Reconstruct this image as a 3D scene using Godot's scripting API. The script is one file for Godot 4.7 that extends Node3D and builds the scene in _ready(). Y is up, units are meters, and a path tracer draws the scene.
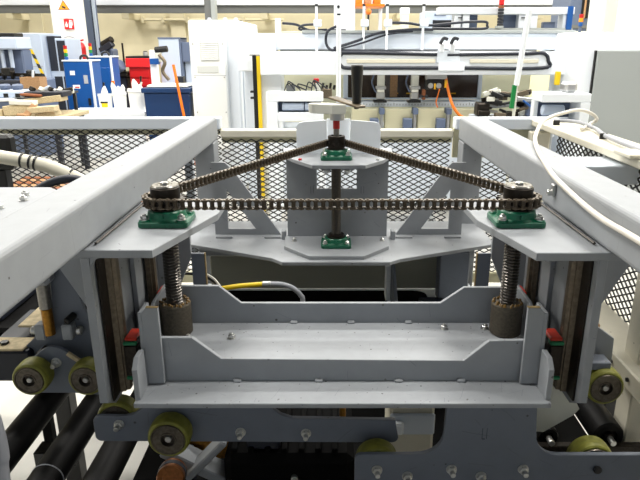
extends Node3D
# Machine hall: a grey lifting frame with lead screws and a roller chain, white gantry machine behind.

var M := {}
var names := {}
var rng := RandomNumberGenerator.new()

# ---------------------------------------------------------------- mesh helpers
func tri(st: SurfaceTool, a: Vector3, b: Vector3, c: Vector3, na: Vector3, nb: Vector3, nc: Vector3) -> void:
	var g := (b - a).cross(c - a)
	if g.dot(na + nb + nc) > 0.0:
		var t := b; b = c; c = t
		var tn := nb; nb = nc; nc = tn
	st.set_normal(na); st.add_vertex(a)
	st.set_normal(nb); st.add_vertex(b)
	st.set_normal(nc); st.add_vertex(c)

func quad(st: SurfaceTool, a: Vector3, b: Vector3, c: Vector3, d: Vector3, n: Vector3) -> void:
	tri(st, a, b, c, n, n, n)
	tri(st, a, c, d, n, n, n)

func mb() -> SurfaceTool:
	var st := SurfaceTool.new()
	st.begin(Mesh.PRIMITIVE_TRIANGLES)
	return st

# chamfered box, c centre, s size, b bevel, B basis
func cbox(st: SurfaceTool, c: Vector3, s: Vector3, b := 0.0, B := Basis.IDENTITY) -> void:
	var h := s * 0.5
	b = min(b, min(h.x, min(h.y, h.z)) * 0.9)
	var ax := [Vector3.RIGHT, Vector3.UP, Vector3.BACK]
	var hs := [h.x, h.y, h.z]
	for i in 3:
		var j := (i + 1) % 3
		var k := (i + 2) % 3
		for sg in [-1.0, 1.0]:
			var n: Vector3 = ax[i] * sg
			var p: Array = []
			for q in [[-1, -1], [1, -1], [1, 1], [-1, 1]]:
				p.append(c + B * (n * hs[i] + ax[j] * (hs[j] - b) * q[0] + ax[k] * (hs[k] - b) * q[1]))
			quad(st, p[0], p[1], p[2], p[3], B * n)
	if b <= 0.0:
		return
	for i in 3:
		var j := (i + 1) % 3
		var k := (i + 2) % 3
		for sj in [-1.0, 1.0]:
			for sk in [-1.0, 1.0]:
				var L: Vector3 = ax[i] * (hs[i] - b)
				var p0: Vector3 = ax[j] * hs[j] * sj + ax[k] * (hs[k] - b) * sk
				var p1: Vector3 = ax[j] * (hs[j] - b) * sj + ax[k] * hs[k] * sk
				var n2: Vector3 = (ax[j] * sj + ax[k] * sk).normalized()
				quad(st, c + B * (p0 - L), c + B * (p0 + L), c + B * (p1 + L), c + B * (p1 - L), B * n2)
	for sx in [-1.0, 1.0]:
		for sy in [-1.0, 1.0]:
			for sz in [-1.0, 1.0]:
				var sv := Vector3(sx, sy, sz)
				var a := Vector3(h.x, h.y - b, h.z - b) * sv
				var d := Vector3(h.x - b, h.y, h.z - b) * sv
				var e := Vector3(h.x - b, h.y - b, h.z) * sv
				var n3 := B * sv.normalized()
				tri(st, c + B * a, c + B * d, c + B * e, n3, n3, n3)

func inset(poly: PackedVector2Array, d: float) -> PackedVector2Array:
	var out := PackedVector2Array()
	var n := poly.size()
	var sgn := -1.0 if Geometry2D.is_polygon_clockwise(poly) else 1.0
	for i in n:
		var e0 := (poly[i] - poly[(i + n - 1) % n]).normalized()
		var e1 := (poly[(i + 1) % n] - poly[i]).normalized()
		var n0 := Vector2(-e0.y, e0.x) * sgn
		var n1 := Vector2(-e1.y, e1.x) * sgn
		var m := n0 + n1
		var l: float = max(m.length_squared(), 0.4)
		out.append(poly[i] + m * (2.0 * d / l))
	return out

# extruded polygon, smooth=true keeps curved walls smooth
func prism(st: SurfaceTool, poly: PackedVector2Array, o: Vector3, u: Vector3, v: Vector3, n: Vector3, d: float, b := 0.0) -> void:
	var k := poly.size()
	var cw := -1.0 if Geometry2D.is_polygon_clockwise(poly) else 1.0
	var ins := inset(poly, b) if b > 0.0 else poly
	var idx := Geometry2D.triangulate_polygon(ins)
	for t in range(0, idx.size(), 3):
		var a := ins[idx[t]]; var c := ins[idx[t + 1]]; var e := ins[idx[t + 2]]
		tri(st, o + u * a.x + v * a.y + n * d, o + u * c.x + v * c.y + n * d, o + u * e.x + v * e.y + n * d, n, n, n)
		tri(st, o + u * a.x + v * a.y, o + u * c.x + v * c.y, o + u * e.x + v * e.y, -n, -n, -n)
	for i in k:
		var j := (i + 1) % k
		var p := poly[i]; var q := poly[j]
		var e2 := (q - p).normalized()
		var w := (u * e2.y - v * e2.x) * cw
		var P := o + u * p.x + v * p.y
		var Q := o + u * q.x + v * q.y
		quad(st, P + n * b, Q + n * b, Q + n * (d - b), P + n * (d - b), w)
		if b > 0.0:
			var pi2 := ins[i]; var qi := ins[j]
			var Pi := o + u * pi2.x + v * pi2.y
			var Qi := o + u * qi.x + v * qi.y
			quad(st, P + n * (d - b), Q + n * (d - b), Qi + n * d, Pi + n * d, (w + n).normalized())
			quad(st, P + n * b, Q + n * b, Qi, Pi, (w - n).normalized())

# lathe: profile of (radius, height along axis)
func lathe(st: SurfaceTool, prof: Array, o: Vector3, axis: Vector3, seg := 20) -> void:
	axis = axis.normalized()
	var u := axis.cross(Vector3(0.31, 0.2, 0.93)).normalized()
	var v := axis.cross(u)
	for i in prof.size() - 1:
		var a: Vector2 = prof[i]
		var c: Vector2 = prof[i + 1]
		var sl := Vector2(c.y - a.y, a.x - c.x)
		if sl.length() < 1e-7:
			continue
		sl = sl.normalized()
		for s in seg:
			var t0 := TAU * s / seg
			var t1 := TAU * (s + 1) / seg
			var d0 := u * cos(t0) + v * sin(t0)
			var d1 := u * cos(t1) + v * sin(t1)
			var n0 := d0 * sl.x + axis * sl.y
			var n1 := d1 * sl.x + axis * sl.y
			var p00 := o + d0 * a.x + axis * a.y
			var p01 := o + d1 * a.x + axis * a.y
			var p10 := o + d0 * c.x + axis * c.y
			var p11 := o + d1 * c.x + axis * c.y
			if c.x > 1e-6:
				tri(st, p00, p10, p11, n0, n0, n1)
			if a.x > 1e-6:
				tri(st, p00, p11, p01, n0, n1, n1)

func cyl(st: SurfaceTool, a: Vector3, c: Vector3, r: float, seg := 16, b := 0.0) -> void:
	var L := a.distance_to(c)
	if b > 0.0:
		lathe(st, [Vector2(0, 0), Vector2(r - b, 0), Vector2(r, b), Vector2(r, L - b), Vector2(r - b, L), Vector2(0, L)], a, c - a, seg)
	else:
		lathe(st, [Vector2(0, 0), Vector2(r, 0), Vector2(r, L), Vector2(0, L)], a, c - a, seg)

func hexa(st: SurfaceTool, a: Vector3, axis: Vector3, r: float, h: float) -> void:
	var ax := axis.normalized()
	var u := ax.cross(Vector3(0.31, 0.2, 0.93)).normalized()
	var v := ax.cross(u)
	var p := PackedVector2Array()
	for i in 6:
		p.append(Vector2(cos(TAU * i / 6.0), sin(TAU * i / 6.0)) * r)
	prism(st, p, a, u, v, ax, h, h * 0.15)

func smooth_path(pts: Array, per := 8) -> Array:
	var out: Array = []
	var n := pts.size()
	for i in n - 1:
		var p0: Vector3 = pts[max(i - 1, 0)]
		var p1: Vector3 = pts[i]
		var p2: Vector3 = pts[i + 1]
		var p3: Vector3 = pts[min(i + 2, n - 1)]
		for s in per:
			out.append(p1.cubic_interpolate(p2, p0, p3, float(s) / per))
	out.append(pts[n - 1])
	return out

func tube(st: SurfaceTool, pts: Array, r: float, seg := 8, per := 8) -> void:
	var P := smooth_path(pts, per) if per > 1 else pts
	var n := P.size()
	var t0: Vector3 = (P[1] - P[0]).normalized()
	var u: Vector3 = t0.cross(Vector3(0.13, 0.97, 0.2)).normalized()
	var rings: Array = []
	var norms: Array = []
	for i in n:
		var t: Vector3 = (P[min(i + 1, n - 1)] - P[max(i - 1, 0)]).normalized()
		u = (u - t * u.dot(t)).normalized()
		var v := t.cross(u)
		var ring: Array = []
		var nr: Array = []
		for s in seg:
			var d := u * cos(TAU * s / seg) + v * sin(TAU * s / seg)
			ring.append(P[i] + d * r)
			nr.append(d)
		rings.append(ring); norms.append(nr)
	for i in n - 1:
		for s in seg:
			var s2 := (s + 1) % seg
			tri(st, rings[i][s], rings[i + 1][s], rings[i + 1][s2], norms[i][s], norms[i + 1][s], norms[i + 1][s2])
			tri(st, rings[i][s], rings[i + 1][s2], rings[i][s2], norms[i][s], norms[i + 1][s2], norms[i][s2])
	for e in [0, n - 1]:
		var dir: Vector3 = -t0 if e == 0 else (P[n - 1] - P[n - 2]).normalized()
		for s in seg:
			tri(st, P[e], rings[e][s], rings[e][(s + 1) % seg], dir, dir, dir)

# flat bar between two points
func bar(st: SurfaceTool, a: Vector3, c: Vector3, w: float, h: float, up := Vector3.UP, b := 0.0) -> void:
	var z := (c - a).normalized()
	var x := up.cross(z).normalized()
	if x.length() < 0.5:
		x = Vector3.RIGHT
	var y := z.cross(x)
	cbox(st, (a + c) * 0.5, Vector3(w, h, a.distance_to(c)), b, Basis(x, y, z))

func pv(a: Array) -> PackedVector2Array:
	var p := PackedVector2Array()
	for i in range(0, a.size(), 2):
		p.append(Vector2(a[i], a[i + 1]))
	return p

func rrect(x0: float, y0: float, x1: float, y1: float, r: float, k := 4) -> PackedVector2Array:
	var p := PackedVector2Array()
	var cs := [[x1 - r, y1 - r, 0.0], [x0 + r, y1 - r, PI / 2], [x0 + r, y0 + r, PI], [x1 - r, y0 + r, PI * 1.5]]
	for c in cs:
		for i in k + 1:
			var a: float = c[2] + PI / 2 * i / k
			p.append(Vector2(c[0] + r * cos(a), c[1] + r * sin(a)))
	return p

func arc(p: PackedVector2Array, cx: float, cy: float, r: float, a0: float, a1: float, k := 6) -> void:
	for i in k + 1:
		var a: float = deg_to_rad(lerp(a0, a1, float(i) / k))
		p.append(Vector2(cx + r * cos(a), cy + r * sin(a)))

# ---------------------------------------------------------------- node helpers
func numbered(n: String) -> String:
	if not names.has(n):
		names[n] = 0
		return n
	names[n] += 1
	return "%s_%03d" % [n, names[n]]

func tag(o: Node, label: String, category: String, group := "") -> void:
	o.set_meta("label", label)
	o.set_meta("category", category)
	if group != "":
		o.set_meta("group", group)

func thing(called: String, label: String, category: String, at: Vector3, group := "") -> Node3D:
	var o := Node3D.new()
	o.name = numbered(called)
	add_child(o)
	o.position = at
	tag(o, label, category, group)
	return o

func gpos(n: Node) -> Vector3:
	var p := Vector3.ZERO
	while n != null and n != self:
		if n is Node3D:
			p += n.position
		n = n.get_parent()
	return p

func part(parent: Node, called: String, mesh: Mesh, mat: Material, at := Vector3.ZERO) -> MeshInstance3D:
	var mi := MeshInstance3D.new()
	mi.name = called if parent != self else numbered(called)
	mi.mesh = mesh
	mi.material_override = mat
	parent.add_child(mi, true)
	mi.position = at - gpos(parent)
	return mi

func build(parent: Node, called: String, st: SurfaceTool, mat: Material) -> MeshInstance3D:
	return part(parent, called, st.commit(), mat)

func bx(parent: Node, called: String, mat: Material, x0: float, x1: float, y0: float, y1: float, z0: float, z1: float, b := 0.003) -> MeshInstance3D:
	var st := mb()
	cbox(st, Vector3(x0 + x1, y0 + y1, z0 + z1) * 0.5, Vector3(abs(x1 - x0), abs(y1 - y0), abs(z1 - z0)), b)
	return build(parent, called, st, mat)

# plate facing the camera (points x,y), front face at zf
func pf(parent: Node, called: String, mat: Material, pts: PackedVector2Array, zf: float, th: float, b := 0.001) -> MeshInstance3D:
	var st := mb()
	prism(st, pts, Vector3(0, 0, zf - th), Vector3.RIGHT, Vector3.UP, Vector3.BACK, th, b)
	return build(parent, called, st, mat)

# horizontal plate (points x,z), top face at yt
func ph(parent: Node, called: String, mat: Material, pts: PackedVector2Array, yt: float, th: float, b := 0.001) -> MeshInstance3D:
	var st := mb()
	prism(st, pts, Vector3(0, yt - th, 0), Vector3.RIGHT, Vector3.BACK, Vector3.UP, th, b)
	return build(parent, called, st, mat)

# side plate (points z,y), from x0 to x0+th
func ps(parent: Node, called: String, mat: Material, pts: PackedVector2Array, x0: float, th: float, b := 0.001) -> MeshInstance3D:
	var st := mb()
	prism(st, pts, Vector3(x0, 0, 0), Vector3.BACK, Vector3.UP, Vector3.RIGHT, th, b)
	return build(parent, called, st, mat)

func struct_box(called: String, mat: Material, x0: float, x1: float, y0: float, y1: float, z0: float, z1: float) -> MeshInstance3D:
	var o := bx(self, called, mat, x0, x1, y0, y1, z0, z1, 0.0)
	o.set_meta("kind", "structure")
	return o

# ---------------------------------------------------------------- materials
func noise_tex(seed_: int, freq: float, lo: float, hi: float, oct := 4, size := 256, power := 1.0) -> ImageTexture:
	var fn := FastNoiseLite.new()
	fn.seed = seed_
	fn.frequency = freq
	fn.fractal_octaves = oct
	fn.noise_type = FastNoiseLite.TYPE_SIMPLEX_SMOOTH
	var im := fn.get_seamless_image(size, size)
	im.convert(Image.FORMAT_RGB8)
	for y in size:
		for x in size:
			var g: float = pow(im.get_pixel(x, y).r, power)
			var w: float = lerp(lo, hi, g)
			im.set_pixel(x, y, Color(w, w, w))
	im.generate_mipmaps()
	return ImageTexture.create_from_image(im)

# plain tone with scattered small dark specks and thin scratches (dirt with its own outline)
func speck_tex(seed_: int, count: int, dark: float, scratch: int) -> ImageTexture:
	var r := RandomNumberGenerator.new()
	r.seed = seed_
	var n := 512
	var fn := FastNoiseLite.new()
	fn.seed = seed_
	fn.frequency = 0.02
	fn.fractal_octaves = 5
	var im := fn.get_seamless_image(n, n)
	im.convert(Image.FORMAT_RGB8)
	for y in n:
		for x in n:
			var w: float = lerp(0.96, 1.0, im.get_pixel(x, y).r)
			im.set_pixel(x, y, Color(w, w, w))
	for i in count:
		var cx := r.randi_range(4, n - 5)
		var cy := r.randi_range(4, n - 5)
		var rad := r.randf_range(0.6, 2.4)
		var d := r.randf_range(dark, 0.9)
		for y in range(-3, 4):
			for x in range(-3, 4):
				if Vector2(x, y).length() <= rad:
					im.set_pixel(cx + x, cy + y, Color(d, d * 0.97, d * 0.92))
	for i in scratch:
		var p := Vector2(r.randf_range(20, n - 20), r.randf_range(20, n - 20))
		var a := r.randf_range(0, TAU)
		var d2 := r.randf_range(0.8, 1.0)
		for s in r.randi_range(10, 60):
			p += Vector2(cos(a), sin(a))
			a += r.randf_range(-0.05, 0.05)
			im.set_pixel(posmod(int(p.x), n), posmod(int(p.y), n), Color(d2, d2, d2))
	im.generate_mipmaps()
	return ImageTexture.create_from_image(im)

func mat(c: Color, rough := 0.5, metal := 0.0, tex: Texture2D = null, sc := 1.0) -> StandardMaterial3D:
	var m := StandardMaterial3D.new()
	m.albedo_color = c
	m.roughness = rough
	m.metallic = metal
	if tex != null:
		m.albedo_texture = tex
		m.uv1_triplanar = true
		m.uv1_world_triplanar = true
		m.uv1_scale = Vector3(sc, sc, sc)
	return m

func make_materials() -> void:
	var soft := noise_tex(3, 0.012, 0.96, 1.0)
	var fine := noise_tex(5, 0.06, 0.8, 1.0)
	var dirt := noise_tex(9, 0.02, 0.7, 1.0, 5)
	var rusty := noise_tex(11, 0.05, 0.72, 1.0, 5)
	var speck := speck_tex(21, 130, 0.35, 60)
	var speck2 := speck_tex(22, 45, 0.4, 40)
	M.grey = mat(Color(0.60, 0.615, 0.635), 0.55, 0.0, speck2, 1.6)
	M.tray = mat(Color(0.60, 0.615, 0.635), 0.55, 0.0, speck, 2.4)
	M.blue_grey = M.grey
	M.dark_shaded_grey = mat(Color(0.42, 0.445, 0.49), 0.5, 0.0, speck2, 1.6)  # darker copy of the grey paint, with shade mixed into the colour
	M.olive_grey = mat(Color(0.58, 0.58, 0.53), 0.55)
	M.edge = mat(Color(0.62, 0.53, 0.36), 0.6, 0.0, rusty, 4.0)
	M.cream = mat(Color(0.87, 0.85, 0.78), 0.5, 0.0, speck2, 1.2)
	M.mesh = mat(Color(0.16, 0.165, 0.175), 0.55, 0.0)
	M.chain = mat(Color(0.35, 0.305, 0.25), 0.42, 0.5, rusty, 14.0)
	M.chain_pin = mat(Color(0.45, 0.40, 0.335), 0.4, 0.5, rusty, 14.0)
	M.steel = mat(Color(0.60, 0.59, 0.57), 0.3, 0.95, fine, 6.0)
	M.dark_steel = mat(Color(0.22, 0.20, 0.18), 0.4, 0.8, rusty, 8.0)
	M.screw = mat(Color(0.45, 0.43, 0.41), 0.3, 0.8, fine, 8.0)
	M.shaft = mat(Color(0.33, 0.31, 0.29), 0.35, 0.6, fine, 6.0)
	M.nut = mat(Color(0.38, 0.35, 0.30), 0.5, 0.4, rusty, 9.0)
	M.grease = mat(Color(0.50, 0.38, 0.16), 0.35, 0.0, rusty, 20.0)
	M.brown_steel = mat(Color(0.50, 0.45, 0.38), 0.42, 0.55, rusty, 6.0)
	M.zinc = mat(Color(0.80, 0.80, 0.79), 0.28, 0.9)
	M.green = mat(Color(0.04, 0.43, 0.31), 0.35, 0.0, fine, 8.0)
	M.green_wiper = mat(Color(0.03, 0.45, 0.28), 0.5)
	M.red_wiper = mat(Color(0.80, 0.20, 0.11), 0.5)
	M.red = mat(Color(0.70, 0.05, 0.05), 0.4)
	M.black = mat(Color(0.045, 0.045, 0.05), 0.42)
	M.matte_black = mat(Color(0.04, 0.04, 0.042), 0.85)
	M.matte_black.metallic_specular = 0.2
	M.rubber = mat(Color(0.055, 0.055, 0.06), 0.5, 0.0, dirt, 3.0)
	M.rubber.metallic_specular = 0.25
	M.tire = mat(Color(0.57, 0.57, 0.22), 0.5, 0.0, dirt, 8.0)
	M.hub = mat(Color(0.45, 0.42, 0.38), 0.35, 0.75, rusty, 6.0)
	M.brass = mat(Color(0.72, 0.52, 0.22), 0.35, 0.85, rusty, 8.0)
	M.copper = mat(Color(0.62, 0.40, 0.24), 0.35, 0.85, rusty, 6.0)
	M.cable_white = mat(Color(0.88, 0.86, 0.82), 0.5)
	M.cable_grey = mat(Color(0.60, 0.61, 0.64), 0.5)
	M.yellow = mat(Color(0.90, 0.77, 0.10), 0.45)
	M.white = mat(Color(0.92, 0.94, 0.965), 0.4)
	M.white2 = mat(Color(0.84, 0.87, 0.91), 0.4)
	M.plastic_white = mat(Color(0.93, 0.935, 0.93), 0.45)
	M.bevel_white = mat(Color(0.88, 0.88, 0.84), 0.5, 0.0, soft, 1.0)
	M.wall = mat(Color(0.82, 0.785, 0.67), 0.85, 0.0, soft, 0.5)
	M.ceiling = mat(Color(0.58, 0.60, 0.62), 0.9)
	M.floor = mat(Color(0.76, 0.755, 0.73), 0.45, 0.0, noise_tex(31, 0.02, 0.86, 1.0, 5), 0.35)
	M.wall_dark = mat(Color(0.54, 0.57, 0.62), 0.85, 0.0, soft, 0.5)
	M.column = mat(Color(0.93, 0.93, 0.91), 0.8, 0.0, soft, 0.6)
	M.steel_beam = mat(Color(0.82, 0.84, 0.87), 0.5)
	M.beam_grey = mat(Color(0.40, 0.41, 0.41), 0.6)
	M.blue = mat(Color(0.03, 0.30, 0.58), 0.4)
	M.navy = mat(Color(0.03, 0.19, 0.37), 0.4)
	M.slate = mat(Color(0.35, 0.40, 0.50), 0.5)
	M.pale_blue = mat(Color(0.72, 0.77, 0.85), 0.4)
	M.shelf_dark = mat(Color(0.10, 0.12, 0.17), 0.5)
	M.card = mat(Color(0.74, 0.58, 0.42), 0.85, 0.0, fine, 3.0)
	M.wood = mat(Color(0.84, 0.77, 0.62), 0.8, 0.0, fine, 3.0)
	M.wood_red = mat(Color(0.60, 0.36, 0.22), 0.8, 0.0, fine, 3.0)
	M.orange = mat(Color(0.92, 0.47, 0.07), 0.45)
	M.sign_orange = mat(Color(0.95, 0.60, 0.10), 0.5)
	M.sign_red = mat(Color(0.80, 0.08, 0.10), 0.5)
	M.sign_white = mat(Color(0.95, 0.95, 0.95), 0.5)
	M.print_grey = mat(Color(0.66, 0.67, 0.70), 0.6)
	M.traffic_green = mat(Color(0.06, 0.50, 0.25), 0.4)
	M.traffic_yellow = mat(Color(0.92, 0.70, 0.08), 0.4)
	M.smoke = mat(Color(0.20, 0.15, 0.12), 0.12)
	M.beige_panel = mat(Color(0.88, 0.86, 0.73), 0.6)
	M.silver = mat(Color(0.72, 0.72, 0.72), 0.35, 0.7)
	M.grey_panel = mat(Color(0.62, 0.64, 0.64), 0.45)
	M.grille = mat(Color(0.80, 0.81, 0.80), 0.5)
	M.chalk = mat(Color(0.16, 0.17, 0.19), 0.8)
	M.glass = mat(Color(0.10, 0.11, 0.13), 0.08)
	M.lamp = mat(Color(1, 1, 1), 0.5)
	M.lamp.emission_enabled = true
	M.lamp.emission = Color(1.0, 0.985, 0.955)
	M.lamp.emission_energy_multiplier = 2.0

# ---------------------------------------------------------------- the camera, the light
func setup_view() -> void:
	var cam := Camera3D.new()
	cam.name = "camera"
	cam.projection = Camera3D.PROJECTION_FRUSTUM
	cam.near = 0.05
	cam.far = 100.0
	cam.size = 0.05 * 480.0 / 600.0
	cam.frustum_offset = Vector2(-12.0 / 600.0 * 0.05, 0.0)
	add_child(cam)
	cam.position = Vector3(0, 1.7, 0)
	cam.rotation_degrees = Vector3(-18.09, 0, 0)
	cam.current = true
	var we := WorldEnvironment.new()
	we.name = "environment"
	var e := Environment.new()
	e.background_mode = Environment.BG_COLOR
	e.background_color = Color(0.75, 0.8, 0.88)
	e.tonemap_mode = Environment.TONE_MAPPER_LINEAR
	e.tonemap_exposure = EXPOSURE
	e.sdfgi_enabled = true
	e.ssao_enabled = true
	e.ssil_enabled = true
	we.environment = e
	add_child(we)

const EXPOSURE := 1.65
const LAMP_ENERGY := 9.0
const CEIL := 5.4

func ceiling_lamps() -> void:
	var spots := []
	for z in [-1.6, -4.8, -8.0, -11.2, -14.4]:
		for x in [-6.0, -2.0, 2.0, 6.0]:
			spots.append(Vector2(x, z))
	var i := 0
	for s in spots:
		i += 1
		var row: String = ["above the screw lift", "between the lift and the gantry", "behind the gantry", "above the milling machine", "along the back wall"][(i - 1) / 4]
		var col: String = ["leftmost", "second from left", "second from right", "rightmost"][(i - 1) % 4]
		var t := thing("ceiling_lamp", "fluorescent ceiling fixture, %s in the row %s" % [col, row], "lamp", Vector3(s.x, CEIL, s.y), "fluorescent fixtures on the hall ceiling")
		bx(t, "housing", M.white, s.x - 0.85, s.x + 0.85, CEIL - 0.09, CEIL, s.y - 0.32, s.y + 0.32, 0.01)
		bx(t, "diffuser", M.lamp, s.x - 0.8, s.x + 0.8, CEIL - 0.105, CEIL - 0.09, s.y - 0.28, s.y + 0.28, 0.0)
		var a := AreaLight3D.new()
		a.name = "tube_light"
		a.area_size = Vector2(1.6, 0.56)
		a.light_energy = LAMP_ENERGY * (0.8 if s.y > -3.0 else 1.05)
		a.light_color = Color(1.0, 0.985, 0.955)
		a.area_range = 30.0
		a.shadow_enabled = true
		t.add_child(a)
		a.position = Vector3(0, -0.112, 0)
		a.rotation_degrees = Vector3(-90, 0, 0)

# ---------------------------------------------------------------- the hall
func room() -> void:
	struct_box("floor", M.floor, -10.2, 9.2, -0.2, 0.0, -16.2, 3.2)
	struct_box("ceiling", M.ceiling, -10.2, 9.2, CEIL, CEIL + 0.2, -16.2, 3.2)
	struct_box("wall_back", M.wall, -10.0, 9.0, 0.0, CEIL, -16.2, -16.0)
	struct_box("wall_front", M.wall_dark, -10.0, 9.0, 0.0, CEIL, 3.0, 3.2)
	struct_box("wall_left", M.wall, -10.2, -10.0, 0.0, CEIL, -16.2, 3.2)
	struct_box("wall_right", M.wall, 9.0, 9.2, 0.0, CEIL, -16.2, 3.2)

# ---------------------------------------------------------------- shared small meshes
var bolt_mesh: Mesh        # hex bolt along +Z, 1 unit = 1 m
var bolt_up: Mesh          # hex bolt along +Y

func make_bolts() -> void:
	var st := mb()
	cyl(st, Vector3(0, 0, 0), Vector3(0, 0, 0.002), 0.0125, 14)
	hexa(st, Vector3(0, 0, 0.002), Vector3.BACK, 0.0105, 0.009)
	cyl(st, Vector3(0, 0, 0.011), Vector3(0, 0, 0.024), 0.006, 10, 0.001)
	bolt_mesh = st.commit()
	st = mb()
	cyl(st, Vector3.ZERO, Vector3(0, 0.002, 0), 0.0105, 14)
	hexa(st, Vector3(0, 0.002, 0), Vector3.UP, 0.0085, 0.008)
	cyl(st, Vector3(0, 0.010, 0), Vector3(0, 0.014, 0), 0.0048, 10, 0.001)
	bolt_up = st.commit()

# ---------------------------------------------------------------- the lifting frame
const XL := -0.505      # inner face of the left rail
const XR := 0.56        # inner face of the right rail
const SL := -0.392      # screw axes
const SR := 0.438
const ZS := -1.375
const XB := 0.016       # rear shaft
const ZB := -2.22
const YP := 1.295       # bearing shelf
const YC := 1.352       # chain

func rail(parent: Node, x0: float, x1: float) -> void:
	var st := mb()
	prism(st, rrect(x0, YP + 0.002, x1, 1.397, 0.013), Vector3(0, 0, -2.665), Vector3.RIGHT, Vector3.UP, Vector3.BACK, 2.425, 0.0)
	build(parent, "rail_beam", st, M.grey)

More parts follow.
